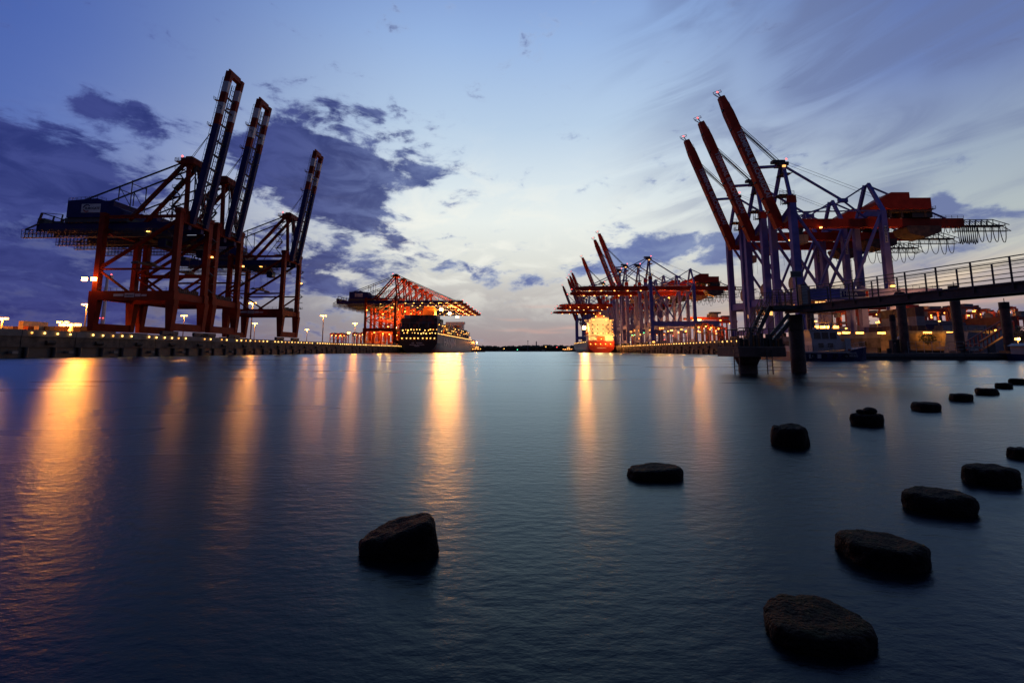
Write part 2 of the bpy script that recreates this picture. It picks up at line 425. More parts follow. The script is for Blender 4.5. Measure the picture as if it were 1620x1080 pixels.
def bumpn(h, strength, dist, prev=None):
    bp = nt.nodes.new('ShaderNodeBump'); bp.inputs['Strength'].default_value = strength; bp.inputs['Distance'].default_value = dist
    nt.links.new(h, bp.inputs['Height'])
    if prev: nt.links.new(prev, bp.inputs['Normal'])
    return bp.outputs[0]
nb = bumpn(wnoise(0.9, .7, 1.6, 3), 1.0, .011)
nb = bumpn(wnoise(7.0, .8, 1.5, 5), 1.0, .010, nb)
w_r = nt.nodes.new('ShaderNodeMapRange'); w_r.inputs['From Min'].default_value = .35; w_r.inputs['From Max'].default_value = .65; w_r.inputs['To Min'].default_value = WROUGH - .012; w_r.inputs['To Max'].default_value = WROUGH + .03
nt.links.new(wnoise(0.05, .6, 1.8, 3), w_r.inputs['Value']); nt.links.new(w_r.outputs[0], w_refl.inputs['Roughness'])
for w_n in (w_refl, w_steep, w_fres): nt.links.new(nb, w_n.inputs['Normal'])
tag(w.build('water', wm), kind='structure')

def quay(name, edge, sgn, y0, y1, far_x, panel=12.0, y_vis0=88, lamp_ys=(), lamp_z=5.5):
    """quay ground with kerb blocks, face panels, fenders and edge lamps; sgn=+1 when land lies towards -x"""
    def P(Y, off): return (edge(Y) - sgn * off, Y)
    gr = MB().prism_z([P(y0, 1.0), P(y1, 1.0), (far_x, y1), (far_x, y0)][::(1 if sgn < 0 else -1)], -3, Q)
    q = tag(gr.build(name, MT['tarmac']), kind='structure')
    n = int((y1 - y0) / panel)
    for i in range(n):
        a, c = y0 + i * panel, y0 + (i + 1) * panel
        jog = random.uniform(-.04, .04)
        MB().prism_z([P(a + .06, -.12 + jog), P(c - .06, -.12 + jog), P(c - .06, 1.2), P(a + .06, 1.2)][::(1 if sgn < 0 else -1)], 4.75, Q + .15).build('kerb_block', MT['kerb'], q)
        MB().prism_z([P(a + .08, jog), P(c - .08, jog), P(c - .08, 1.25), P(a + .08, 1.25)][::(1 if sgn < 0 else -1)], 2.35, 4.75).build('wall_panel', MT['concrete'], q)
        MB().prism_z([P(a + .02, .45), P(c - .02, .45), P(c - .02, 1.3), P(a + .02, 1.3)][::(1 if sgn < 0 else -1)], -2, 2.35).build('wall_foot', MT['wet_shade'], q)  # dark foot colour stands for the shadowed void below the quay
        m = a + panel * .5
        fx, fy = P(m, -.12); mb = MB(); mb.tube((fx, fy - 1.0, 3.4), (fx, fy + 1.0, 3.4), .5, 10); mb.build('fender', MT['black'], q)
        for k in (.12, .62):
            fx, fy = P(a + panel * k, .15); tube('pile', (fx, fy, -3), (fx, fy, 2.3), .4, MT['wet_shade'], q, 8)
        fx, fy = P(a + panel * .9, .0); box('pile_cap', fx - .5, fx + .5, fy - .6, fy + .6, .9, 1.5, MT['kerb'], q)
    lms = [MB().box(-.12, .12, -.12, .12, -.20, .20).octa((0, 0, 0), r_).mesh('edge_lamp', mt_) for r_, mt_ in ((.30, L_EDGE), (.25, L_EDGE), (.27, L_EDGE2))]
    for Y in lamp_ys:
        x, y = P(Y + random.uniform(-.2, .2), -.42); put('edge_lamp', random.choice(lms), q, (x, y, lamp_z + random.uniform(-.05, .05)))
    return q
skip = set()
ly = [101.6 + 2.85 * i for i in range(104) if i not in (4, 10, 17, 18, 21, 24, 33, 47)]
quay_l = quay('quay', left_edge, 1, 40, 904, -930, 12.0, lamp_ys=ly)
ry = [186 + 4.15 * i for i in range(50)]
quay_r = quay('quay.001', right_edge, -1, 112, 904, 930, 12.0, lamp_ys=ry)

fb = MB().add([(-940, 990, -1), (940, 990, -1), (940, 1010, 2.4), (-940, 1010, 2.4), (940, 1300, 8), (-940, 1300, 8)], [(0, 1, 2, 3), (3, 2, 4, 5)])
tag(fb.build('far_bank', MT['soil']), kind='structure')
tw = MB()
def leafclump(mb, c, r, n, s, rz=None):
    for _ in range(n):
        d = Vector((random.gauss(0, 1), random.gauss(0, 1), random.gauss(0, 1))).normalized() * r * random.uniform(.55, 1)
        p = Vector(c) + Vector((d.x, d.y, d.z * (rz or 1)))
        a = Vector((random.uniform(-1, 1), random.uniform(-1, 1), random.uniform(-1, 1))).normalized() * s
        bb = Vector((random.uniform(-1, 1), random.uniform(-1, 1), random.uniform(-1, 1))).normalized() * s
        mb.add([p - a, p + bb, p + a, p - bb], [(0, 1, 2, 3)])
for i in range(420):
    X = random.uniform(-330, 330); Y = random.uniform(1012, 1075)
    hh = 12.5 + 4.0 * mnoise.noise((X * .012, 3.1, 0)) + 2.5 * (X / 150 if 0 < X < 150 else 0) + random.uniform(-1.5, 2.5)
    tw.tube((X, Y, 1), (X, Y, hh * .6), .35, 5, .15)
    leafclump(tw, (X, Y, hh * .62), hh * .42, 46, 1.25, .85)
    tw.ball((X, Y, hh * .58), hh * .33, 7, 5, hh * .36)
tag(tw.build('far_wood', MT['leaf']), 'dark wooded shore closing the harbour mouth', kind='stuff')

# ------------------------------------------------------------------ cranes, red legs and twin-girder navy boom
G_A, HV = 25.8, 6.9
def crane_a(root, up=True, near=True):
    red, blu, dk, wh = MT['crane_red'], MT['crane_blue'], MT['crane_dark'], MT['crane_white']
    g_ = G_A
    for u in (0, -g_):
        for v in (-HV, HV):
            mb = MB(); mb.taper((u, v, 1.9), .85, .8, (u, v, 11.9), 1.55, 1.0); mb.box(u - .85, u + .85, v - .85, v + .85, 11.9, 40.9)
            mb.build('leg', red, root)
            wt = MB()
            wt.box(u - .5, u + .5, v - 3.2, v + 3.2, .95, 1.7); wt.box(u - .4, u + .4, v - 3.4, v - .3, .55, .95); wt.box(u - .4, u + .4, v + .3, v + 3.4, .55, .95)
            t = wt.build('wheel_truck', dk, root)
            if near:
                wl = MB()
                for k in (-2.9, -2.0, -1.2, -.6, .6, 1.2, 2.0, 2.9): wl.tube((u - .25, v + k, .4), (u + .25, v + k, .4), .38, 10)
                tag(wl.build('wheels', MT['black'], t), kind='stuff')
        bar('sill_beam', (u, -HV - .2, 3.1), (u, HV + .2, 3.1), 1.5, red, root, 2.4)
        bar('cross_beam', (u, -HV + .85, 39.2 if u == 0 else 35), (u, HV - .85, 39.2 if u == 0 else 35), 1.9, red, root, 3.2 if u == 0 else 1.6)
        bar('portal_beam', (u, -HV + .8, 13.1), (u, HV - .8, 13.1), 1.4, red, root, 2.2)
    box('leg_head', -1.1, 1.1, -HV - 1.1, -HV + 1.1, 40.9, 42.3, red, root)
    box('leg_head', -1.1, 1.1, HV - 1.1, HV + 1.1, 40.9, 42.3, red, root)
    for v in (-HV, HV):
        bar('portal_beam', (-g_ - 1.6, v, 13.25), (1.2, v, 13.25), 1.9, red, root, 2.9)
        bar('strut', (-g_ + .8, v, 22), (-.8, v, 22), .62, red, root, .62)
        bar('diagonal_brace', (-g_ + .7, v, 22.6), (-.7, v, 38.2), .85, red, root)
        bar('knee_brace', (-g_ + .6, v, 21.4), (-g_ + 10.6, v, 14.6), .62, red, root)
        bar('knee_brace', (-.6, v, 21.4), (-10.6, v, 14.6), .62, red, root)
        bar('top_tie', (-g_ + .8, v, 39.6), (-1.1, v, 39.6), .7, red, root, .95)
        if near:
            mb = MB(); loop_railing(mb, [(-g_ + 1.5, v - .9, 14.72), (-1.6, v - .9, 14.72)], 1.05, 2.0, .07); mb.build('handrail', dk, root)
    # main girders, trolley walkways
    for v in (-2.9, 2.9):
        bar('girder', (-53, v, 37.3), (.6, v, 37.3), 1.3, blu, root, 2.7)
    for u in (-52.3, -39, -30, -18, -9): bar('girder_tie', (u, -2.3, 37.2), (u, 2.3, 37.2), .9, blu, root, 1.5)
    for v in (-5.6, 5.6):
        mb = MB()
        mb.box(-55, -3, v - .55, v + .55, 33.05, 33.25); mb.box(-54.5, -12, v - .45, v + .45, 34.55, 34.68)
        u = -55.0
        while u < -3:
            for dv in (-.5, .5): mb.bar((u, v + dv, 33.2), (u, v + dv, 35.9), .10)
            u += 1.35
        for zz in (33.8, 34.3, 35.2, 35.85): mb.bar((-55, v - .5, zz), (-3, v - .5, zz), .09); mb.bar((-55, v + .5, zz), (-3, v + .5, zz), .09)
        mb.build('catwalk', dk, root)
        for u in (-54, -46, -38, -30, -20, -10): bar('catwalk_hanger', (u, v, 35.8), (u, v * .6, 36.4), .3, dk, root)
    mb = MB(); mb.box(-18, -11.5, -4.2, 4.2, 33.6, 35.7); mb.box(-16.8, -12.5, -3.4, 3.4, 33.0, 33.6)
    mb.build('trolley', dk, root)
    cb = MB(); cb.box(-11.2, -8.7, -1.6, 1.6, 30.6, 33.4); c = cb.build('cab', blu, root)
    box('window', -8.72, -8.64, -1.3, 1.3, 31.2, 32.9, MT['glass'], c)
    for v in (-2.2, 2.2):
        for u in (-16.5, -13): bar('hoist_rope', (u, v, 33.2), (u, v * 1.1, 25.2), .06, dk, root)
    mb = MB(); mb.box(-15.3, -14.2, -6, 6, 24.3, 24.9); mb.box(-16, -13.5, -1.5, 1.5, 24.9, 25.5)
    for v in (-5.6, 5.6): mb.box(-16, -13.5, v - .35, v + .35, 24.1, 24.6)
    mb.build('spreader', dk, root)
    # machinery house and rear gear
    h = MB().prism([(-41.7, 40.3), (-21.8, 40.3), (-21.8, 42.7), (-25.5, 44.2), (-25.5, 46.0), (-28.2, 46.0), (-28.2, 45.9), (-31.5, 46.9), (-41.7, 46.2)], -4.6, 4.6).build('machinery_house', blu, root)
    box('house_base', -42.5, -20.5, -4.2, 4.2, 38.7, 40.28, dk, root)
    mb = MB(); loop_railing(mb, [(-41.6, -4.5, 46.2), (-31.5, -4.5, 46.9), (-28.3, -4.5, 45.9)], .9, 1.4, .08); mb.build('roof_railing', dk, h); mb = MB(); loop_railing(mb, [(-41.6, 4.5, 46.2), (-31.5, 4.5, 46.9)], .9, 1.4, .08)
    mb.build('roof_railing', dk, h)
    s = box('sign', -36.6, -29.9, -4.68, -4.6, 41.9, 44.9, wh, root)
    lettering('EUROGATE', 1.15, dk, s, frame_m((-32.7, -4.70, 43.3), (1, 0, 0), (0, 0, 1)), 5.0)
    lg = MB()
    pts = [(-34.6 + 1.25 * math.cos(t), -4.74, 43.4 + 1.15 * math.sin(t)) for t in [R(40 + 12 * k) for k in range(12)]]
    for a, b2 in zip(pts[:-1], pts[1:]): lg.bar(a, b2, .10, .32)
    lg.build('emblem_arc', blu, s)
    lg = MB(); pts = [(-34.6 + 1.25 * math.cos(t), -4.74, 43.4 + 1.15 * math.sin(t)) for t in [R(205 + 12 * k) for k in range(9)]]
    for a, b2 in zip(pts[:-1], pts[1:]): lg.bar(a, b2, .10, .32)
    lg.build('emblem_arc', MT['b_red'], s)
    mb = MB()
    for v in (-3.6, 3.6):
        mb.bar((-52.5, v, 38.6), (-51.5, v, 42.3), .5); mb.bar((-51.5, v, 42.3), (-43, v, 39.6), .3); mb.bar((-47.5, v, 38.6), (-47, v, 41.2), .35); mb.bar((-44.5, v, 38.6), (-44, v, 41.6), .3); mb.bar((-51.5, v, 42.3), (-44, v, 41.6), .18)
        mb.bar((-55.5, v * 1.3, 36.2), (-52, v, 38.6), .4)
    mb.box(-53.5, -51, -3, 3, 38.6, 40.6); mb.box(-49, -46.5, -2, 2, 38.6, 39.8)
    mb.build('rope_anchor', dk, root)
    # mast
    top = 59.8
    for v in (-1, 1):
        bar('mast_leg', (.2, v * 4.6, 40.5), (-2.2, v * 2.3, top), .95, red, root, 1.1)
        bar('back_stay', (-3.2, v * 2.6, top), (-21.5, v * 2.9, 38.9), .95, red, root, 1.05)
        bar('tie_rod', (-3.6, v * 2.6, top + .3), (-41.0, v * 2.9, 45.6), .32, dk, root, .45)
        bar('tie_rod', (-3.0, v * 2.6, top - 2), (-17.5, v * 5.6, 40.6), .2, dk, root)
    mb = MB(); mb.box(-4.4, .2, -3.4, 3.4, top - .6, top + 1.5); mb.box(-3.2, -1, -2.8, 2.8, top + 1.5, top + 2.3)
    hd = mb.build('mast_head', red, root)
    mb = MB(); mb.box(-6.4, -4.4, -3.6, 3.6, top + .2, top + .4); loop_railing(mb, [(-6.3, -3.6, top + .4), (-6.3, 3.6, top + .4)], 1.1, 1.2, .09)
    loop_railing(mb, [(-6.3, -3.6, top + .4), (.2, -3.6, top + .4)], 1.1, 1.3, .09); mb.build('platform', dk, hd)
    MB().octa((-4.6, -2.6, top + 2.4), .42).build('beacon', L_RED, hd)
    mb = MB()
    for v in (-2.9, 2.9): mb.bar((-25.6, v, 46.5), (-25.6, v, 51.9), .22); mb.bar((-21.2, v, 44.0), (-21.2, v, 53.7), .22); mb.bar((-25.6, v, 51.5), (-21.2, v, 44.6), .16)
    mb.bar((-25.6, -2.9, 50.6), (-25.6, 2.9, 50.6), .2); mb.bar((-21.2, -2.9, 52.5), (-21.2, 2.9, 52.5), .2)
    mb.build('rod_frame', dk, root)
    if near:
        mb = MB(); z = 41.2; k = 0
        while z < 57.5:
            u = -4.5 - 1.0 * (1 - (z - 41) / 17); dx = 2.6 if k % 2 else -2.6
            mb.box(u - 1.8, u + 1.2, -3.2, -1.9, z, z + .14)
            mb.bar((u - dx * .5, -2.5, z), (u + dx * .5, -2.5, z + 3.0), .9, .12)
            loop_railing(mb, [(u - 1.8, -3.2, z), (u + 1.2, -3.2, z)], 1.0, 1.5, .09); z += 3.2; k += 1
        mb.build('stair_tower', dk, root)
        mb = MB()
        for k in range(7): mb.box(-2.1, 1.9, HV + .9, HV + 2.2, 16 + 3.1 * k, 16.12 + 3.1 * k); mb.bar((-1.8 if k % 2 else 1.6, HV + 1.6, 16 + 3.1 * k), (1.6 if k % 2 else -1.8, HV + 1.6, 19.1 + 3.1 * k), .7, .12)
        loop_railing(mb, [(-2.1, HV + 2.2, 16), (1.9, HV + 2.2, 16)], 1.0, 1.3, .08); mb.build('stair_tower', dk, root)
        mb = MB(); mb.box(-1.4, -.6, -6, 5, 14.3, 14.5)
        for k in range(12): vv = -5.7 + .9 * k; mb.box(-1.3, -.3, vv, vv + .62, 14.5, 15.3 + .8 * random.random())
        mb.build('cable_reel_rack', MT['rust'], root)
        # small sign panels on the beam facing the water
        for x0, x1, z0, z1 in ((-18.9, -15.6, 12.9, 13.7), (-15.2, -12, 12.6, 13.9), (-11.7, -9.9, 12.8, 13.7), (-9.6, -7.9, 12.9, 13.5)):
            p = box('sign', x0, x1, -HV - 1.02, -HV - .95, z0, z1, wh, root)
            if x0 == -15.2: lettering('EUROGATE', .5, dk, p, frame_m((-13.6, -HV - 1.04, 13.2), (1, 0, 0), (0, 0, 1)), 2.5)
    # boom
    tau = R(9.4) if up else R(90)
    d = Vector((math.sin(tau), 0, math.cos(tau))); nrm = Vector((-d.z, 0, d.x)) if up else Vector((0, 0, 1))
    H = Vector((1.2, 0, 38.0)) if up else Vector((1.0, 0, 37.4))
    Lb = 55.5
    def at(s, v, o=0.0): return H + d * (Lb * s) + Vector((0, v, 0)) + nrm * o
    for v in (-3.0, 3.0):
        bg_ = MB().bar(at(0, v), at(.645, v), 1.3, 2.0).build('boom_girder', blu, root)
        for s0, s1, mm in ((.645, .715, red), (.715, .79, wh), (.79, .86, red), (.86, .93, wh), (.93, 1.0, red)):
            MB().bar(at(s0, v), at(s1, v), 1.3, 2.0).build('boom_stripe', mm, bg_)
        mb = MB(); n = 26
        for k in range(n + 1):
            p = at(.06 + .9 * k / n, v * 1.0, 1.0); mb.bar(p, p + nrm * 1.1, .09)
        mb.bar(at(.06, v, 2.1), at(.96, v, 2.1), .09); mb.bar(at(.06, v, 1.55), at(.96, v, 1.55), .07)
        mb.build('handrail', dk, bg_)
        if up and v < 0:
            e = MB(); pts = [at(.752 + .014 * math.cos(t), v - .78, .6 * math.sin(t)) for t in [R(-150 + 25 * k) for k in range(9)]]
            for a, b2 in zip(pts[:-1], pts[1:]): e.bar(a, b2, .08, .16)
            e.build('emblem_arc', blu, bg_)
    be = MB(); be.bar(at(.985, -2.5), at(.985, 2.5), 1.6, 1.5); be.bar(at(.998, -3.0, .3), at(.998, 3.0, .3), .5, 2.4); be.build('boom_end', red, root)
    for s in (.02, .1, .19, .28, .37, .46, .55, .66, .76, .84): bar('boom_tie', at(s, -2.3), at(s, 2.3), .5, dk, root)
    mb = MB()
    for v in (-.9, .9):
        mb.bar(at(.02, v, -.3), at(.93, v, -.3), .22)
    k = .03
    while k < .93: mb.bar(at(k, -.9, -.3), at(k, .9, -.3), .12); k += .03
    mb.build('rope_ladder', dk, root)
    for s, v in ((.8, -3), (.63, -3), (.34, -3), (.8, 3)):
        mb = MB(); p = at(s, v, .9); mb.bar(p, p + nrm * 1.9, 1.2, .12); loop_railing(mb, [p + nrm * 1.9 + Vector((0, -.8, 0)), p + nrm * 1.9 + Vector((0, .8, 0))], 1.1, .8, .09)
        mb.build('boom_platform', dk, root)
    MB().octa(at(1.005, .6, 1.8), .38).build('beacon', L_RED, root)
    apex = Vector((-1.2, 0, top + 1.4))
    for v in (-2.4, 2.4):
        if up:
            bar('boom_stay', apex + Vector((0, v, 0)), at(.62, v, 1.2), .12, dk, root)
            bar('boom_stay', apex + Vector((-.8, v, 0)), at(.60, v * .9, 1.9), .10, dk, root)
            bar('boom_stay', apex + Vector((.6, v * .5, -2)), Vector((1.0, v, 44)), .28, dk, root)
            bar('boom_stay', apex + Vector((.3, v * .7, -2.5)), Vector((2.6, v * .8, 45.5)), .22, dk, root)
        else:
            bar('boom_stay', apex + Vector((0, v, 0)), at(.46, v, 1), .34, red, root)
            bar('boom_stay', apex + Vector((0, v, .3)), at(.90, v, 1), .34, red, root)
    return at
def lampbox(parent, p, mat, s=(.5, .35, .3), name='lamp'):
    return MB().box(p[0] - s[0], p[0] + s[0], p[1] - s[1], p[1] + s[1], p[2] - s[2], p[2] + s[2]).build(name, mat, parent)

def a_root(Y, label, name='container_crane', grp='red-legged container cranes'):
    return thing(name, label, 'crane', (left_edge(Y) - 4.0, Y, Q), -AL, grp)
A_UP = [(152.7, 'tallest raised-boom crane on red legs, with two bright floodlights on its rear leg'),
        (170.5, 'middle of three raised-boom red-legged cranes, close behind the tallest one'),
        (216.8, 'shortest-looking of three raised-boom red-legged cranes, standing apart toward the ship')]
ca = a_root(*A_UP[0]); crane_a(ca, True, True)
for i, (Y, lab) in enumerate(A_UP[1:]):
    c = copy_tree(ca); c.location = (left_edge(Y) - 4, Y, Q); c['label'] = lab
# flood lamps only on the first crane, a few cabin and work lamps on each
for du in (-1.9, 1.2):
    t = MB(); t.bar((-G_A + du * .6, -HV - .8, 18.3), (-G_A + du, -HV - 2.3, 18.3), .25); t.build('lamp_arm', MT['crane_dark'], ca)
    lampbox(ca, (-G_A + du, -HV - 2.5, 18.35), L_FLOOD, (.66, .35, .55)); spot(ca, (-G_A + du, -HV - 3.0, 18.2), (.75, -1, -.15), 8200, (1, .24, .018), .5)
roots = [o for o in C.objects if o.name.startswith('container_crane') and o.parent is None]
for r_ in roots:
    lampbox(r_, (-12.5, -4.4, 35.2), L_BOOM, (.5, .3, .18))
    lampbox(r_, (1.2, HV + 1.0, 28.8), L_BOOM, (.25, .25, .25))
# seven with the boom down over the ship
DOWN_A = [394, 417, 436, 460, 486, 508, 532]
TH = ['first', 'second', 'third', 'fourth', 'fifth', 'sixth', 'seventh', 'eighth', 'ninth', 'tenth', 'eleventh', 'twelfth', 'thirteenth', 'fourteenth', 'fifteenth', 'sixteenth', 'seventeenth', 'eighteenth', 'nineteenth']
TIER = ['bottom', 'second', 'third', 'top', 'fifth']
ordn = ['first', 'second', 'third', 'fourth', 'fifth', 'sixth', 'last']
pa = None
for i, Y in enumerate(DOWN_A):
    lab = '%s red-legged crane with lowered boom along the black ship, counted away from its stern' % ordn[i]
    if pa is None:
        pa = a_root(Y, lab, 'lowered_crane', 'red-legged cranes with booms lowered over the ship'); atd = crane_a(pa, False, False)
        for k in range(7): lampbox(pa, atd(.12 + .13 * k, -3.9, -1.1), L_BOOM, (.45, .3, .16))
        for u in (-2, -14): lampbox(pa, (u, -3.9, 35.6), L_BOOM, (.5, .3, .2))
        lampbox(pa, (-G_A + 1.6, -HV - 1.4, 30), L_WORK, (.45, .3, .3))
        lampbox(pa, (-8, 0, 16.2), L_WORK, (.5, .4, .3))
        lampbox(pa, (-20, 0, 11.2), L_WORK, (.5, .4, .3))
        lampbox(pa, (-6, 2, 33.2), L_WORK, (.6, .4, .25))
        spot(pa, (-7, 0, 16.5), (-.1, 0, 1), 110000, (1, .44, .075), .6, 160); light(pa, (-16, 3, 9.0), 7000, (1, .44, .075)); spot(pa, (-14, 0, 2.2), (0, 0, 1), 26000, (1, .44, .075), .6, 160)  # up-aimed spots and low point light added to brighten portal and legs
        c = pa
    else:
        c = copy_tree(pa); c.location = (left_edge(Y) - 4, Y, Q); c['label'] = lab
    if i in (1, 3, 5):
        lampbox(c, atd(.58, 1.5, -4.2), L_STAR, (1.3, .8, .9)); spot(c, atd(.58, .5, -5.4), (0, -1, -.25), 95000, (1, .28, .03), .8, 150); spot(c, atd(.58, 0, -9), (0, 0, 1), 200000, (1, .44, .08), .8, 150); spot(c, atd(.45, 3, -5), (0, .1, -1), 90000, (1, .46, .09), .8, 100)  # up and down spots are added to brighten boom undersides and deck cargo
        bar('lamp_arm', atd(.58, 1.5, -.9), atd(.58, 1.5, -3.8), .2, MT['crane_dark'], c)

# ------------------------------------------------------------------ cranes, blue legs and orange-red single boom
G_B, HB = 30.0, 6.2
def crane_b(root, up=True, near=True, festoon=0):
    bl, rd, dk, wh = MT['b_blue'], MT['b_red'], MT['b_dark'], MT['crane_white']
    for u in (0, -G_B):
        for v in (-HB, HB):
            topz = 45.3 if u == 0 else 42.5
            lg = MB().taper((u, v, 1.7), 1.15, .85, (u, v, topz), 1.1 if u == 0 else .9, .82).build('leg', bl, root)
            if u == 0:
                MB().taper((u, v, topz), 1.2, .95, (u, v, topz + 2.6), 1.1, .9).build('leg_cap', rd, root)
            t = MB(); t.box(u - .5, u + .5, v - 2.9, v + 2.9, .9, 1.7); t.box(u - .4, u + .4, v - 3.1, v - .3, .1, .9); t.box(u - .4, u + .4, v + .3, v + 3.1, .1, .9)
            t.build('wheel_truck', dk, root)
            # short arm carrying the girder
            bar('girder_arm', (u, v - (.75 if v > 0 else -.75), 43.2 if u == 0 else 41.6), (u, 0, 40.6 if u == 0 else 43.3), 1.3, bl, root, 2.3 if u == 0 else 1.6)
        bar('sill_beam', (u, -HB, 2.8), (u, HB, 2.8), 1.2, bl, root, 2.0)
        bar('portal_beam', (u, -HB + .7, 13.8), (u, HB - .7, 13.8), 1.3, bl, root, 2.6)
    for v in (-HB, HB):
        bar('portal_beam', (-46.5 if v > 0 else -G_B, v, 14.1), (-.9, v, 14.1), 1.7, bl, root, 3.6)
        bar('diagonal_brace', (-.9, v, 42.0), (-16.5, v, 16.0), .75, bl, root)
        bar('diagonal_brace', (-G_B + .6, v, 41.0), (-18.0, v, 16.0), .75, bl, root)
        bar('top_tie', (-G_B + .6, v, 42.6), (-.8, v, 42.2), .3, bl, root, .4)
        if near:
            mb = MB(); loop_railing(mb, [(-46.3 if v > 0 else -G_B, v, 15.9), (-1, v, 15.9)], 1.0, 2.2, .07); mb.build('handrail', dk, root)
    # girder
    gd = bar('girder', (-62, 0, 39.8), (.2, 0, 39.8), 2.4, rd, root, 3.0)
    mb = MB(); loop_railing(mb, [(-62, 1.2, 41.3), (-30, 1.2, 41.3)], 1.0, 2.0, .08); mb.build('handrail', dk, gd)
    tr = MB()
    for v in (-1.1, 1.1):
        tr.bar((-62, v, 38.7), (-76, v, 38.7), .28); tr.bar((-62, v, 40.7), (-72, v, 40.7), .25); tr.bar((-72, v, 40.7), (-77.5, v, 38.9), .2)
        for k in range(8): tr.bar((-62 - 2 * k, v, 38.7), (-62 - 2 * k, v, 40.7 if k < 6 else 39.6), .16)
        for k in range(5): tr.bar((-62 - 2 * k, v, 40.7), (-64 - 2 * k, v, 38.7), .12)
    tr.box(-76, -62, -1, 1, 38.5, 38.65); loop_railing(tr, [(-76, 1.6, 36.6), (-58, 1.6, 36.6)], 1.0, 1.5, .08); tr.box(-76, -58, .9, 2.0, 36.45, 36.6)
    tr.bar((-76, 0, 38.7), (-79, 0, 37.0), .16); tr.bar((-79, 0, 37), (-72, 0, 37), .14)
    tr.build('girder_end_truss', dk, root)
    # festoon cables
    def loop(u0, u1, zt, drop, r=.10, v=2.1):
        pts = []
        for k in range(13):
            t = k / 12; x = u0 + (u1 - u0) * t; q = (2 * t - 1)
            pts.append((x, v, zt - drop * (1 - q ** 4 * .55 - q ** 2 * .45)))
        return MB().path(pts, r, 5).build('festoon_cable', dk, root)
    if festoon == 0:
        for k in range(3): loop(-52.6 - 1.9 * k, -54.3 - 1.9 * k, 38.2, 2.6)
        for k in range(9): loop(-58.6 - .72 * k, -59.5 - .72 * k, 38.0, 6.0 + .25 * math.sin(k * 2.1), .12)
        for k in range(4): loop(-65.4 - 2.5 * k, -67.6 - 2.5 * k, 38.2, 5.6 + .2 * (k % 2), .12)
    else:
        rf = random.Random(festoon); u = -40.0
        while u > -73:
            w_ = rf.uniform(2.6, 4.2); loop(u, u - w_, 38.2, 4.2 + rf.uniform(.4, 2.2), .11); u -= w_ + .15
    # trolley and cab
    mb = MB().prism([(-40.5, 37.6), (-41.5, 35.4), (-47, 34.0), (-52.3, 36.0), (-52.5, 38.2), (-41, 38.25)], -3, 3).build('trolley', MT['rust'], root)
    box('trolley_winch', -50.5, -43.5, -2.3, 2.3, 41.32, 43.3, dk, root)
    # machinery house
    h = MB().prism([(-30.5, 45.2), (-35.5, 44.0), (-49.3, 44.0), (-49.3, 47.9), (-42.2, 47.9), (-42.2, 49.9), (-36.0, 49.9), (-30.5, 46.6)], -3.6, 3.6).build('machinery_house', rd, root)
    mb = MB(); mb.box(-49.8, -35, -3, 3, 43.2, 43.98)
    for u in (-48, -40, -36): mb.box(u - .4, u + .4, -2.4, 2.4, 41.32, 43.2)
    mb.build('house_base', MT['rust'], root)
    mb = MB(); mb.box(-51, -49.35, -2.6, 3.2, 44.0, 44.15); loop_railing(mb, [(-51, 3.2, 44.1), (-51, -2.6, 44.1)], 1.0, 1.2, .09); mb.build('platform', dk, h)
    # masts
    for (u, zt, zb, nm) in ((-1.4, 61.2, 46.5, 'mast_leg'), (-G_B - .6, 54.0, 42.4, 'mast_leg')):
        for v in (-1, 1):
            bar(nm, (u if u < -5 else -.2, v * HB * (1 if u < -5 else .92), zb), (u, v * .7, zt), .95, bl, root, 1.05)
    mb = MB(); mb.box(-2.9, .6, -1.7, 1.7, 60.8, 62.0); mb.box(-2.2, 2.2, -.9, .9, 62.0, 63.0); hd = mb.build('mast_head', dk, root)
    mb = MB(); mb.box(-3.6, -.2, -2.2, 2.2, 57.6, 57.75); mb.box(-2.2, -1.2, -.4, .4, 57.75, 60.4); mb.build('platform', dk, root); mb = MB(); loop_railing(mb, [(-3.6, 2.2, 50), (1.5, 2.2, 50)], 1.1, 1.4, .09); mb.box(-3.6, 1.5, -2.2, 2.2, 49.8, 49.95)
    for k in range(5): mb.bar((-2 + .8 * k, 1.8, 46), (-2.6 + .9 * k, 1.8, 49.9), .12)
    mb.build('platform', dk, root)
    MB().octa((-2.6, .8, 63.3), .40).build('beacon', L_RED, hd)
    lampbox(hd, (-1.0, 1.9, 60.3), L_WIN, (.5, .25, .3)); 
    N_ = (-21.8, 0, 48.2)
    bar('back_stay', (-2.2, 0, 61.0), N_, .5, bl, root, .7)
    MB().box(-23.4, -20.2, -.45, .45, 47.5, 48.9).build('stay_node', bl, root)
    bar('back_stay', N_, (-G_B - .6, 0, 53.8), .4, bl, root, .5)
    bar('back_stay', N_, (-29.5, 0, 41.6), .4, bl, root, .5)
    for v in (-.7, .7): bar('back_stay', (-22.2, v, 48.0), (-2.2, v, 41.4), .28, bl, root, .4)
    bar('back_stay', (-G_B - .6, 0, 53.8), (-57, 0, 41.5), .4, bl, root, .5)
    for v in (-.8, .8): bar('hoist_line', (-2.4, v, 62.4), (-36, v, 48.5), .07, dk, root)
    # boom
    tau = R(20.2) if up else R(90)
    d = Vector((math.sin(tau), 0, math.cos(tau))); n = Vector((-d.z, 0, d.x)) if up else Vector((0, 0, 1))
    H = Vector((.9, 0, 38.6)) if up else Vector((.4, 0, 39.8)); Lb = 52.0
    def at(s, v=0, o=0.0): return H + d * (Lb * s) + Vector((0, v, 0)) + n * o
    bm = MB().bar(at(0), at(.87), 2.2, 3.2).bar(at(.87), at(1), 2.2, 3.2, 1.8, 2.0).build('boom', rd, root)
    mb = MB()
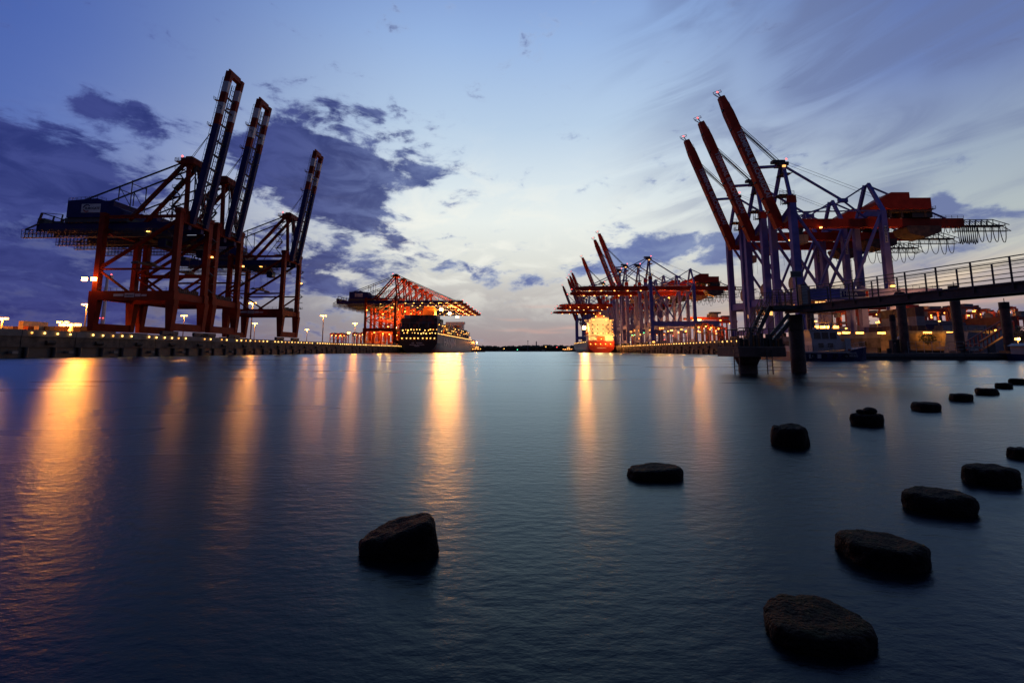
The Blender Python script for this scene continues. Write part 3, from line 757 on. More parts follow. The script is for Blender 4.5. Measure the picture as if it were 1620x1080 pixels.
    for k in range(22): p = at(.05 + .043 * k, -.6, 1.6); mb.bar(p, p + n * 1.0, .08)
    mb.bar(at(.05, -.6, 2.4), at(.95, -.6, 2.4), .09); mb.bar(at(.05, -.6, 1.9), at(.95, -.6, 1.9), .07); mb.build('handrail', dk, bm)
    for s in (.12, .22, .34, .48, .62, .75, .9):
        p = at(s, .3, -1.65); MB().box(p.x - .3, p.x + .3, p.y - .5, p.y + .5, p.z - .3, p.z + .3).build('bracket', dk, bm)
    bt = MB(); p = at(1.0); bt.bar(p, p + d * 1.8 - n * .4, .3); bt.bar(p - n * .6, p + d * 1.6 - n * 1.8, .25); bt.bar(p + d * 1.8 - n * 2, p + d * 1.8 + n * 1.0, .2); bt.bar(p + d * 2.6 - n * 2, p + d * 2.6 + n * 1, .15)
    bt.bar(p + d * 1.7 - n * 2, p + d * 2.6 - n * 2, .15); bt.bar(p + d * 1.7 + n * 1, p + d * 2.6 + n * 1, .15); bt.build('boom_tip_frame', wh if up else dk, bm)
    MB().octa(p + d * 2.2 - n * .4, .36).build('beacon', L_RED, bm)
    if up:
        lettering('TERMINAL BURCHARDKAI', 2.5, wh, bm, frame_m(at(.47, 1.13, .15), -d, n), 26.5)
        for v in (-.7, .7):
            bar('boom_stay', (-.6, v, 62.4), at(.77, v, 1.4), .14, dk, root); bar('boom_stay', (-.4, v, 61.6), at(.765, v, 1.0), .14, dk, root)
            bar('boom_stay', (-.4, v * .4, 62.0), at(.75, v * .4, 1.3), .10, dk, root)
        bar('boom_strut', (-.8, 0, 61.0), at(.44, 0, 1.2), .8, bl, root, .9)
    else:
        for v in (-.7, .7):
            bar('boom_stay', (-.6, v, 62.0), at(.40, v, 1.4), .35, bl, root, .5); bar('boom_stay', (-.4, v, 62.2), at(.82, v, 1.4), .35, bl, root, .5)
        for s in (.1, .28, .46, .64, .8): lampbox(root, at(s, 1.3, -1.8), L_BOOM, (.4, .3, .18))
    # cable reel and portal gear
    rl = MB().tube((-1.2, HB - 3.9, 18.4), (-.7, HB - 3.9, 18.4), 2.6, 28).tube((-1.5, HB - 3.9, 18.4), (-.4, HB - 3.9, 18.4), .5, 12).build('cable_reel', MT['reel'], root)
    c = MB().box(-8.2, -4.4, HB - 1.6, HB + .9, 9.9, 12.0).build('checker_cab', MT['shiporange'], root)
    for k in range(3): box('window', -7.9 + 1.2 * k, -7.0 + 1.2 * k, HB + .9, HB + .96, 10.5, 11.6, L_WIN, c)
    if near:
        s = box('sign', -22.3, -13.0, HB + .86, HB + .96, 12.7, 15.4, wh, root)
        box('sign_field', -21.1, -13.5, HB + .96, HB + 1.0, 13.1, 15.0, MT['crane_blue'], s)
        lettering('HHLA', 1.75, wh, s, frame_m((-16.3, HB + 1.03, 14.05), (-1, 0, 0), (0, 0, 1)), 4.6)
        box('emblem', -22.1, -21.3, HB + .96, HB + 1.0, 13.2, 15.0, MT['b_red'], s)
        p = box('name_plate', -G_B - .45, -G_B + .45, HB + .80, HB + .86, 31.3, 37.0, wh, root)
        for k, ch in enumerate('NOELL'): lettering(ch, 1.1, dk, p, frame_m((-G_B, HB + .90, 36.3 - 1.08 * k), (-1, 0, 0), (0, 0, 1)))
        mb = MB()
        for k in range(6): mb.box(-G_B - 1.9, -G_B - .8, HB - .5, HB + .5, 17 + 4 * k, 17.1 + 4 * k)
        mb.bar((-G_B - 1.8, HB, 16), (-G_B - 1.8, HB, 41), .1); mb.bar((-G_B - 1.2, HB, 16), (-G_B - 1.2, HB, 41), .1); mb.build('ladder', dk, root)
        mb = MB(); mb.box(1.0, 3.0, HB - .8, HB + .8, 45.1, 45.25); loop_railing(mb, [(3, HB - .8, 45.2), (3, HB + .8, 45.2)], 1.1, .8, .09); mb.build('platform', dk, root)
        for v in (-1.8, 1.8):
            for u in (-9.5, -6): bar('hoist_rope', (u, v, 38.2), (u, v, 28), .06, dk, root)
    cb = MB().prism([(-4.5, 32.6), (-7.6, 32.6), (-7.9, 35.6), (-4.2, 35.6)], -1.4, 1.4).build('cab', MT['reel'], root)
    box('window', -4.38, -4.30, -1.1, 1.1, 33.2, 35.2, MT['glass'], cb)
    bar('cab_hanger', (-6, 0, 35.6), (-6, 0, 38.3), 1.2, dk, root)
    return at
def b_root(Y, label, name='gantry_crane', grp='blue-legged container cranes with raised booms'):
    return thing(name, label, 'crane', (right_edge(Y) + 4.0, Y, Q), math.pi - AR, grp)
cb1 = b_root(156, 'largest blue-legged crane with raised orange-red boom, its white-framed sign behind the gangway railing')
crane_b(cb1, True, True)
for Y, lab in ((174.5, 'middle of three blue-legged cranes with lettered raised booms'), (190.5, 'blue-legged crane with the lowest of three lettered raised booms')):
    c = b_root(Y, lab); crane_b(c, True, True, int(Y))
for o in [o for o in C.objects if o.name.startswith('gantry_crane') and o.parent is None]:
    lampbox(o, (-12, 2.0, 37.9), L_BOOM, (.3, .3, .2)); lampbox(o, (-.2, HB + .95, 9.2), L_WIN, (.5, .1, .7)); lampbox(o, (-24, HB + .5, 11.6), L_BOOM, (1.2, .2, .15))
    lampbox(o, (-44.3, 1.5, 43.5), L_BOOM, (.25, .25, .2)); lampbox(o, (-G_B, HB + 1.4, 16.6), L_WORK, (.5, .3, .2)); spot(o, (-36, HB + 7, 8), (.25, -1, .75), 12000 if o is cb1 else 1500, (1, .42, .10), .4, 120); light(o, (-14, 0, 9), 1500, (1, .4, .08))  # beam spot and under-portal point light are added fill, no lamp there
pd = pu = None
far_b = [(323, 0), (352, 1), (395, 2), (418, 2), (446, 0), (476, 0), (500, 2), (527, 0), (600, 2), (625, 2), (650, 2), (725, 2)]
fb_lab = {323: 'blue-legged crane with lowered boom, closest beyond the raised ones', 352: 'blue-legged crane with lowered boom just behind the first lowered one',
          395: 'distant raised-boom crane standing tallest above the cluster', 418: 'distant raised-boom crane doubling the tallest one of the cluster',
          446: 'third blue-legged crane with lowered boom, in the thick of the cluster', 476: 'lowered-boom crane whose boom passes behind the white superstructure top',
          500: 'lone distant raised boom between the tall pair and the end cluster', 527: 'lowered-boom crane whose red boom reaches furthest over the water',
          600: 'first of four raised booms crowded at the channel end', 625: 'second of four raised booms crowded at the channel end', 650: 'third of four raised booms crowded at the channel end', 725: 'last of four raised booms crowded at the channel end'}
for Y, up in far_b:
    if up == 2 and pu is None: c = pu = b_root(Y, '', 'distant_crane', 'distant blue-legged cranes'); crane_b(c, True, False, 5)
    elif up != 2 and pd is None:
        c = pd = b_root(Y, '', 'distant_crane', 'distant blue-legged cranes'); crane_b(c, False, False, 9)
        for u, z in ((-6, 10.5), (-22, 10.5), (-14, 33)): lampbox(c, (u, 1.5, z), L_WORK, (.4, .3, .25)); light(c, (u, 1.5, z - 1.2), 2500, (1, .34, .045)); spot(c, (u, 0, 3.0 if z < 20 else z - 2), (0, 0, 1), 9000, (1, .42, .07), .5, 150)  # up-aimed spot is an added fill for legs and girder
    else: c = copy_tree(pu if up == 2 else pd); c.location = (right_edge(Y) + 4, Y, Q)
    c['label'] = fb_lab[Y]
    if Y in (395, 418): c.scale = (1.12, 1.3, 1.13)

# ------------------------------------------------------------------ light masts on the terminals
def light_mast(px, py, label, h=30.0, Y=None, watts=11000, n=3):
    Y = Y or (h + Q - CAM_Z) * FPX / (555 - py)
    p = on_y(px, py, Y); gz = Q
    H = p.z - gz
    o = thing('light_mast', label, 'light mast', (p.x, Y, gz), random.uniform(-.1, .1), 'light masts of the terminals')
    MB().tube((0, 0, 0), (0, 0, H), .55, 10, .32).tube((0, 0, 0), (0, 0, 2.5), .9, 10, .7).build('pole', MT['lamp_body'], o)
    MB().box(-2.6, 2.6, -.25, .25, H - .1, H + .25).box(-.25, .25, -1.6, 1.6, H - .1, H + .25).build('lamp_frame', MT['lamp_body'], o)
    for k in range(n):
        x = -2.3 + 4.6 * k / (n - 1)
        lampbox(o, (x, -.55, H - .3), L_MAST, (.72, .4, .4), 'lamp')
    light(o, (0, -1.6, H - 1.0), watts * 3.2, (1, .26, .025), r=.8)
    return o
light_mast(138, 481, 'tall lit mast just outside the rear leg of the tallest raised-boom crane', 26, watts=12000)
light_mast(292, 499, 'lit mast seen low between the legs of the raised-boom cranes', 30, watts=5000)
light_mast(400, 479, 'brightest tall mast glowing behind the rear leg of the lone raised-boom crane', 32, watts=8000)
light_mast(403.5, 511, 'short lit mast just beside the taller one under the lone raised-boom crane', 30)
light_mast(512, 499, 'tall lit mast standing alone between raised cranes and the lowered ones', 30, watts=7000)
light_mast(562, 511, 'lit mast near the walkway end of the lowered red-legged cranes', 30, watts=15000)
light_mast(486, 521, 'low distant lit mast beside the blurred straddle carrier', 30)
light_mast(552, 526, 'smallest lit mast low behind the red straddle carriers', 28)
light_mast(5, 503, 'bright lit mast at the frame edge beyond the container stacks', 12, Y=215, watts=6000)
light_mast(113.5, 512.5, 'short bright lamp post behind the stacks of containers', 9, Y=150, watts=2600)
light_mast(101, 509, 'dim lamp post next to the short bright one behind the containers', 12, Y=255, n=2, watts=8000)
light_mast(1102, 505.5, 'lit lamp over the portal beam end of the first lowered blue crane', 19, Y=345, n=2, watts=20000)

# wind turbine tower with red lights behind the first crane
p = on_y(170, 440, 640)
o = thing('wind_turbine', 'pale slender wind turbine tower with red lights behind the first crane', 'wind turbine', (p.x, 640, Q))
tube('tower', (0, 0, 0), (0, 0, p.z - Q), 2.6, MT['crane_white'], o, 14, 1.6)
MB().box(-1.8, 7, -2, 2, p.z - Q, p.z - Q + 4).build('nacelle', MT['crane_white'], o)
MB().octa((6, -1, p.z - Q + 5), 1.2).build('beacon', L_RED, o)
MB().octa((-2.2, -2.6, (p.z - Q) * .42), .8).octa((2.2, -2.6, (p.z - Q) * .42), .8).build('beacon', L_RED, o)

# ------------------------------------------------------------------ containers
def container_mesh(i):
    mb = MB(); L, W, Hh = 12.19, 2.44, 2.59
    mb.box(-W / 2 + .06, W / 2 - .06, .06, L - .06, .05, Hh - .04)
    for x in (-W / 2, W / 2 - .16):
        for y in (0, L - .16): mb.box(x, x + .16, y, y + .16, 0, Hh)
    for z in (0, Hh - .14):
        mb.box(-W / 2 + .16, W / 2 - .16, 0, .12, z, z + .14); mb.box(-W / 2 + .16, W / 2 - .16, L - .12, L, z, z + .14)
        for x in (-W / 2, W / 2 - .12): mb.box(x, x + .12, .16, L - .16, z, z + .14)
    for k in range(9):
        y = .9 + 1.3 * k
        for x in (-W / 2 + .02, W / 2 - .08): mb.box(x, x + .06, y, y + .6, .16, Hh - .16)
    for x in (-.55, -.2, .2, .55): mb.box(x - .03, x + .03, .01, .05, .1, Hh - .1)
    return mb.mesh('container', CONT[i])
CM = [container_mesh(i) for i in range(8)]
def container(x, y, z, ci, label, group, rz=0.0):
    o = put('container', CM[ci], None, (x, y, z)); o.rotation_euler.z = rz
    return tag(o, label, 'container', group)
random.seed(11)
lit = {(2, 2): (6, 'cream'), (3, 1): (7, 'black'), (5, 2): (6, 'cream'), (6, 2): (5, 'orange'), (8, 2): (6, 'cream')}
# the stack by the quay, its ends towards the water; lit ends are coloured cream and orange
for col_ in range(19):
    for lv in range(3 if col_ not in (5,) else 4):
        top_ = lv == 2
        ci = random.choice((0, 1, 1, 7, 7, 2, 0))
        if lv == 2 and col_ in (2, 5, 8): ci = 6
        if lv == 3: ci = 6
        if lv == 2 and col_ == 6: ci = 5
        if lv == 2 and col_ in (2, 5, 8):
            lab = {2: 'lit-toned cream container end at the outer edge of the quayside stack', 5: 'lower lit-toned cream container end beneath the raised cream one', 8: 'lit-toned cream container end just beyond the orange one, in the quayside stack'}[col_]
            gp = None
        elif lv == 3: lab, gp = 'lit-toned cream container end standing one tier above its quayside stack', None
        elif ci == 5: lab, gp = 'lit-toned orange container end between two cream ones in the quayside stack', None
        else: lab, gp = '%s container in the %s stack behind the lit kerb, %s tier' % (CNAMES[ci], TH[col_], ('bottom', 'second', 'third')[lv]), 'dark containers in the row behind the lit kerb'
        container(-259 + 2.62 * col_, 228 + (2.4 if ci in (1, 7, 0, 2) else 0), Q + 2.6 * lv, ci, lab, gp)

# ------------------------------------------------------------------ straddle carriers and yard lamps
def straddle(loc, rz, label, grp, proto=[None]):
    if proto[0] is None:
        o = thing('straddle_carrier', label, 'straddle carrier', loc, rz, grp); proto[0] = o
        for x in (-2.2, 2.2):
            for y in (-4.2, 4.2): box('leg', x - .3, x + .3, y - .35, y + .35, 1.2, 11.6, MT['sc_red'], o)
            box('sill_beam', x - .4, x + .4, -5, 5, .8, 1.6, MT['sc_red'], o)
            wl = MB()
            for k in (-4.2, -1.6, 1.6, 4.2): wl.tube((x - .3, k, .7), (x + .3, k, .7), .7, 10)
            tag(wl.build('wheels', MT['black'], o), kind='stuff')
            box('top_beam', x - .4, x + .4, -5.2, 5.2, 11.6, 12.6, MT['sc_red'], o)
        for y in (-4.6, 4.6): box('cross_beam', -2.2, 2.2, y - .4, y + .4, 12.6, 13.4, MT['sc_red'], o)
        c = box('cab', -3.2, -1.6, 3.8, 5.6, 9.6, 11.5, MT['yard_grey'], o); box('engine', -1.6, 1.6, -3, 1.5, 12.6, 13.9, MT['yard_grey'], o)
        box('spreader', -1.3, 1.3, -6, 6, 7.2, 7.7, MT['yard_grey'], o)
        lampbox(o, (0, -5.6, 11.2), L_WORK, (.35, .25, .2)); lampbox(o, (0, 5.6, 11.2), L_WORK, (.35, .25, .2)); light(o, (0, -6.2, 10.5), 900, (1, .36, .06))
    else:
        o = copy_tree(proto[0]); o.location = loc; o.rotation_euler.z = rz; o['label'] = label
        if grp: o['group'] = grp
        elif 'group' in o: del o['group']
    return o
random.seed(3)
grp1 = 'red straddle carriers parked below the lit masts'
for i, (px, Y) in enumerate(((528, 470), (534, 476), (541, 470), (546, 482), (562, 455), (568, 470), (574, 450), (579, 474), (585, 456), (592, 480), (598, 462), (604, 470))):
    straddle((on_y(px, 540, Y).x, Y, Q), .04 * i, '%s red straddle carrier, counted from the lone raised-boom crane toward the ship' % TH[i], grp1)
grp2 = 'straddle carriers working behind the row of kerb lamps'
for i, (px, Y) in enumerate(((1112, 300), (1120, 318), (1131, 332), (1140, 352), (1085, 420), (1064, 440), (1045, 450), (1008, 470))):
    straddle((on_y(px, 540, Y).x, Y, Q), .06 * i, '%s straddle carrier behind the kerb lamps, counted from the landing stage inward' % TH[i], grp2)

random.seed(5)
def yard_lamp(px, py, Y, mat, label, grp, s=.5, proto={}):
    p = on_y(px, py, Y); H = p.z - Q
    o = thing('yard_lamp', label, 'lamp', (p.x, Y, Q), 0, grp)
    tube('pole', (0, 0, 0), (0, 0, H), .14, MT['lamp_body'], o, 6)
    lampbox(o, (0, -.3, H - .1), mat, (s, s * .5, s * .45), 'lamp_head'); return o
gl = 'small yellow lamps dotted over the yard under the blue cranes'
for k, px in enumerate(sorted(random.uniform(992, 1142) for _ in range(26))):
    py = random.uniform(522, 541)
    yard_lamp(px, py, random.uniform(300, 450), L_EDGE if random.random() < .6 else L_WORK, '%s small yellow yard lamp from the red-sterned ship, under the distant cranes' % ordw(k + 1), gl, random.uniform(.4, .7))
for k, (px, py) in enumerate(((1000, 530), (1004, 529.5), (1012, 526), (1018.5, 526))): yard_lamp(px, py, 380, L_GREEN, '%s green signal lamp from the red-sterned ship, under the distant cranes' % ordw(k + 1), 'green signal lamps in the yard', .45)
for k, (px, py) in enumerate(((1051, 537), (1065, 531), (1070, 531))): yard_lamp(px, py, 380, L_RED, '%s red signal lamp from the red-sterned ship, under the distant cranes' % ordw(k + 1), 'red signal lamps in the yard', .4)
for k, px in enumerate(sorted(random.uniform(560, 640) for _ in range(16))):
    yard_lamp(px, random.uniform(528, 541), random.uniform(430, 520), L_WORK if k % 3 else L_EDGE, '%s small yard lamp from the lone raised-boom crane, among red straddle carriers' % ordw(k + 1), 'small lamps around the red straddle carriers', .35)

# ------------------------------------------------------------------ ships
def hull(name, secs, mat, parent, deck=True):
    """secs: list of (y, [(half breadth, z) ... keel to deck])"""
    mb = MB(); n = len(secs[0][1])
    for sgn in (-1, 1):
        vs = [(sgn * hb, y, z) for y, pr in secs for hb, z in pr]
        fs = []
        for i in range(len(secs) - 1):
            for k in range(n - 1):
                q = (i * n + k, (i + 1) * n + k, (i + 1) * n + k + 1, i * n + k + 1)
                fs.append(q if sgn > 0 else q[::-1])
        mb.add(vs, fs)
    y0, pr = secs[0]
    mb.add([(-hb, y0, z) for hb, z in pr] + [(hb, y0, z) for hb, z in pr], [(k, n + k, n + k + 1, k + 1) for k in range(n - 1)])
    for i in range(len(secs) - 1):
        (ya, pa_), (yb, pb) = secs[i], secs[i + 1]
        mb.add([(-pa_[-1][0], ya, pa_[-1][1]), (pa_[-1][0], ya, pa_[-1][1]), (pb[-1][0], yb, pb[-1][1]), (-pb[-1][0], yb, pb[-1][1])], [(0, 1, 2, 3)])
    return mb.build(name, mat, parent)
random.seed(21)
# --- the black ship under the red-legged cranes
SY = 384; BM = 16.0
sx0 = left_edge(SY) + 1.0 + BM
ship = thing('container_ship', 'huge black container ship moored stern-on under the lowered red-legged cranes', 'ship', (sx0, SY, 0), -AL)
secs = []
for y, fb_, fw, zt in ((0, 1, .70, 15), (4, 1, .80, 15), (14, 1, .93, 15), (30, 1, 1, 15), (200, 1, 1, 15), (240, 1, .82, 15.5), (270, .92, .5, 16.5), (292, .62, .22, 18), (306, .10, .02, 19)):
    secs.append((y, [(BM * fw * .85, -2), (BM * fw, 1.2), (BM * (fw + fb_) / 2 * 1.0, 4.5), (BM * fb_ * .99, 8), (BM * fb_, zt)]))
hl = hull('hull', secs, MT['shipblack'], ship)
# starboard plating, floodlit tone put into its grey, and the red waterline belt
def side_strip(name, mat, z0, z1, y0, y1, off, sec):
    mb = MB()
    for (ya, pa_), (yb, pb) in zip(sec[:-1], sec[1:]):
        if yb <= y0 or ya >= y1: continue
        def hb(pr, z):
            for (h0, a), (h1, b_) in zip(pr[:-1], pr[1:]):
                if a <= z <= b_: return h0 + (h1 - h0) * (z - a) / (b_ - a)
            return pr[-1][0]
        zs = [z0] + [z for z in (1.2, 4.5, 8) if z0 < z < z1] + [z1]
        vs = []
        for y, pr in ((ya, pa_), (yb, pb)): vs += [(hb(pr, z) + off, y, z) for z in zs]
        m_ = len(zs); mb.add(vs, [(k, m_ + k, m_ + k + 1, k + 1) for k in range(m_ - 1)])
    return mb.build(name, mat, hl)
side_strip('side_plating', MT['shipgrey_lit'], 2.4, 14.6, 0, 270, .05, secs)
side_strip('boot_topping', MT['shipboot'], .2, 2.4, 0, 300, .06, secs)
Mside = frame_m((BM + .12, 60, 9.2), (0, 1, 0), (0, 0, 1))
lettering('HANJIN', 9.5, MT['shipwhite'], hl, Mside, 62)
for body, z, wd in (('NE    ARTEA', 8.1, 9.0), ('MARINA ALTONA', 6.6, 12.5), ('HAMBURG', 5.5, 4.2)):
    lettering(body, 1.1, MT['shipwhite'], hl, frame_m((-1.2, -.06, z), (1, 0, 0), (0, 0, 1)), wd)
mb = MB(); loop_railing(mb, [(BM - .2, 2, 15), (BM - .2, 200, 15), (BM - .8, 240, 15.5)], 1.1, 3.0, .12); mb.build('railing', MT['shipwhite'], ship)
# mooring deck openings across the stern, panels coloured yellow for the lit space inside
for k in range(9):
    x = -13.6 + 3.4 * k
    w_ = box('mooring_opening', x - 1.25, x + 1.25, -.07, .01, 10.2, 12.9, MT['wallyel'], hl)
    lampbox(w_, (x + random.uniform(-.5, .5), -.45, 12.1), L_EDGE if k % 3 else L_WORK, (.42, .2, .32))
    for dx in (-1.25, 0, 1.25): box('frame_bar', x + dx - .09, x + dx + .09, -.16, -.07, 10.2, 12.9, MT['shipblack'], w_)
for r_i, z in enumerate((16.2, 19.0)):
    for k in range(13):
        x = -14.8 + 2.4 * k + (1.2 if r_i else 0) + random.uniform(-.5, .5)
        if random.random() < .12: continue
        q_ = random.uniform(.26, .46); lampbox(ship, (x, .1, z + random.uniform(-.4, .5)), random.choice((L_EDGE, L_EDGE, L_EDGE2, L_WORK)), (q_, .22, q_), 'deck_lamp')
for k in range(34):
    lampbox(ship, (BM - .3 + .5, 3 + 6.5 * k, 16.0), L_EDGE, (.22, .3, .26), 'deck_lamp')
for k in range(26):
    lampbox(ship, (BM + .1, 8 + 8 * k + random.uniform(-2, 2), random.choice((18.8, 21.4, 24.0)) + random.uniform(-.4, .4)), L_EDGE if k % 3 else L_WORK, (.25, .35, .3), 'deck_lamp')
for y in (-.2, 14.2, 33, 50, 67, 84, 101, 118, 135, 152, 169, 186, 203):
    mb = MB()
    for x in (-15.6, -8, 0, 8, 15.6): mb.box(x - .3, x + .3, y + .5, y + 1.1, 15, 25)
    mb.box(-15.6, 15.6, y + .55, y + 1.05, 20.2, 20.6); mb.box(-15.6, 15.6, y + .55, y + 1.05, 25, 25.4)
    mb.build('lashing_bridge', MT['yard_grey'], ship)
# house and orange funnel casing amidships-aft
hs = MB().box(-15.5, 6.5, 203.5 + 3, 218, 15, 36).box(-16.5, 8, 208, 216, 36, 39).build('deckhouse', MT['shipwhite'], ship)
fn = MB().box(-6.5, 4.5, 40, 49, 15, 41).box(-5.5, 3.5, 41, 48, 41, 43.5).build('funnel_casing', MT['shiporange'], ship)
MB().tube((-3, 44, 43.5), (-3, 44, 46.5), .6, 8).tube((1, 44, 43.5), (1, 44, 46.5), .6, 8).build('exhaust_pipe', MT['black'], fn)
rot = Matrix.Rotation(-AL, 4, 'Z'); base = Matrix.Translation((sx0, SY, 0)) @ rot
def on_ship(x, y, z): return base @ Vector((x, y, z))
for c_ in range(12):
    for lv in range(4):
        if (lv == 3 and c_ in (0,)): continue
        ci = random.choice((7, 1, 7, 0, 7, 2, 7, 1, 3 if lv > 1 else 7))
        P_ = on_ship(-14.1 + 2.56 * c_, 1.3, 21.2 + 2.61 * lv)
        container(P_.x, P_.y, P_.z, ci, '%s container across the black stern, %s from the quay, %s tier' % (CNAMES[ci], TH[c_], TIER[lv]), 'containers across the stern of the black ship', -AL)
mb = MB(); mb.box(-15.6, 15.6, .2, 14, 15.2, 21.1); mb.build('hatch_stool', MT['shipblack'], ship)
for b_i, y in enumerate((16, 52, 69, 86, 103, 120, 137, 154, 171, 188)):
    for c_ in (11, 10, 9):
        for lv in range((5, 4, 4, 3, 4, 5, 4, 3, 4, 3)[b_i]):
            ci = random.choice((0, 1, 2, 3, 4, 5, 6, 5, 1))
            P_ = on_ship(-14.1 + 2.56 * c_, y, 16.3 + 2.61 * lv)
            container(P_.x, P_.y, P_.z, ci, '%s container in the %s bay from the black stern, %s tier, %s' % (CNAMES[ci], TH[b_i + 1], TIER[lv], {11: 'outermost row', 10: 'second row inboard', 9: 'third row inboard'}[c_]), 'containers along the lit side of the black ship', -AL)

# --- the red-sterned ship under the blue cranes
SY2 = 415; BM2 = 12.6
sx2 = right_edge(SY2) - 1.0 - BM2
sh2 = thing('cargo_ship', 'red-sterned cargo ship with brightly lit white superstructure by the blue cranes', 'ship', (sx2, SY2, 0), -AR)
secs2 = []
for y, fb_, fw, zt in ((0, .94, .62, 10.5), (4, 1, .78, 10.5), (12, 1, .95, 10.5), (25, 1, 1, 8.5), (90, 1, 1, 8.5), (112, .9, .6, 9.5), (124, .55, .2, 11.5), (131, .1, .02, 12.5)):
    secs2.append((y, [(BM2 * fw * .7, -2), (BM2 * fw * .9, .6), (BM2 * (fw * .35 + fb_ * .65), 2.8), (BM2 * fb_ * .99, 5.5), (BM2 * fb_, zt)]))
h2 = hull('hull', secs2, MT['shipred'], sh2)
mb = MB()
for (ya, pa_), (yb, pb) in zip(secs2[:-1], secs2[1:]):
    vs = [(-h_ - .06, y, z) for y, pr in ((ya, pa_), (yb, pb)) for h_, z in pr[1:]]
    mb.add(vs, [(k, k + 1, 5 + k - 1 + 1 - 0, 4 + k) for k in range(3)] if False else [(k, k + 1, 4 + k + 1, 4 + k) for k in range(3)])
mb.build('side_plating', MT['shipgrey_lit'], h2)  # side grey has the flood lamp's light put into its colour
lettering('HAMBURG', 1.1, MT['shipwhite'], h2, frame_m((0, -.08, 4.2), (1, 0, 0), (0, 0, 1)), 8)
for k in range(5):
    x = -9 + 4.5 * k
    w_ = box('mooring_opening', x - 1.5, x + 1.5, -.07, .01, 6.0, 7.9, MT['shiporange'], h2)
    lampbox(w_, (x - .9, -.4, 7.8), L_WORK, (.34, .2, .28))
mb = MB(); loop_railing(mb, [(-11.6, .2, 10.5), (11.6, .2, 10.5)], 1.1, 1.6, .1); mb.build('railing', MT['shipred'], sh2)
wt = MT['shipwhite']
MB().box(-11.2, 11.2, 2.5, 20, 10.5, 15.4).build('deckhouse', wt, sh2)
MB().box(-10.2, 10.2, 4, 19, 15.6, 28.4).build('deckhouse', wt, sh2)
MB().box(-8.2, 8.2, 5, 18, 28.6, 31.6).build('bridge_deck', wt, sh2)
MB().box(-12.8, 12.8, 1.2, 20.5, 15.4, 15.7).box(-12.2, 12.2, 6, 12, 27.6, 28.2).box(-11, 11, 3.4, 4, 19.4, 19.6).box(-11, 11, 3.4, 4, 23.4, 23.6).build('deck_overhang', wt, sh2)
mb = MB(); loop_railing(mb, [(-12.6, 1.3, 15.7), (12.6, 1.3, 15.7)], 1.0, 1.6, .09); mb.build('railing', wt, sh2)
MB().box(-3.5, 3.5, -.0 + 1.5, 4, 11, 14.6).build('funnel_base', MT['shiporange'], sh2)
MB().box(-3.4, 3.4, 8, 12, 31.6, 34.5).box(-.3, .3, 9.5, 10.1, 34.5, 41).box(-2.6, 2.6, 9.6, 10, 37.5, 37.8).build('radar_mast', MT['shiporange'], sh2)
for x in (-7.2, -2.5, 2.5, 7.2):
    for z in (17.6, 21.4, 25.4):
        box('window', x - .5, x + .5, 3.93, 4.0, z - .45, z + .45, MT['glass'], sh2)
for x in (-10.6, -5.2, 0, 5.2, 10.6):
    lampbox(sh2, (x, 1.0, 17.2), L_WORK, (.35, .3, .25), 'deck_lamp'); lampbox(sh2, (x, .6, 12.2), L_EDGE, (.35, .3, .25), 'deck_lamp')
for x, z in ((-9.6, 29.4), (-6.2, 29.8), (5.5, 29.5), (9.4, 29.0), (-4, 33), (3.2, 33.2), (0, 36)): lampbox(sh2, (x, 3.2, z), L_WORK, (.4, .3, .3), 'deck_lamp')
for x in (-11.4, 11.4):
    for z in (19.5, 22.8, 26): lampbox(sh2, (x, 5, z), L_WORK, (.22, .3, .22), 'deck_lamp')
for k in range(8): lampbox(sh2, (-BM2 - .1, 12 + 12 * k, 9.8), L_EDGE, (.25, .3, .25), 'deck_lamp')
lampbox(sh2, (-BM2 - 1.6, 8, 22.8), L_STAR, (1.3, .8, 1.3), 'flood_lamp'); spot(sh2, (-BM2 - 1.6, 6.5, 22.2), (0, -1, -.1), 95000, (1, .28, .03), .8, 150); light(sh2, (-4, -7, 21), 9000, (1, .46, .12), .6); light(sh2, (7, -6, 13), 9000, (1, .42, .09), .6); light(sh2, (3, -3, 33), 5000, (1, .46, .12), .6); bar('lamp_arm', (-10, 8, 24.2), (-BM2 - 1.6, 8, 24.0), .25, wt, sh2)  # point lights astern have no lamp, added to brighten the superstructure
for k in range(3): MB().box(-1, 1, 35 + 25 * k, 36.5 + 25 * k, 8.5, 26).bar((0, 36 + 25 * k, 25), (-4, 52 + 25 * k, 30), .9).build('deck_crane', MT['shiporange'], sh2)
MB().box(-11.5, 11.5, 24, 108, 8.5, 11).build('hatch_cover', MT['shipboot'], sh2)

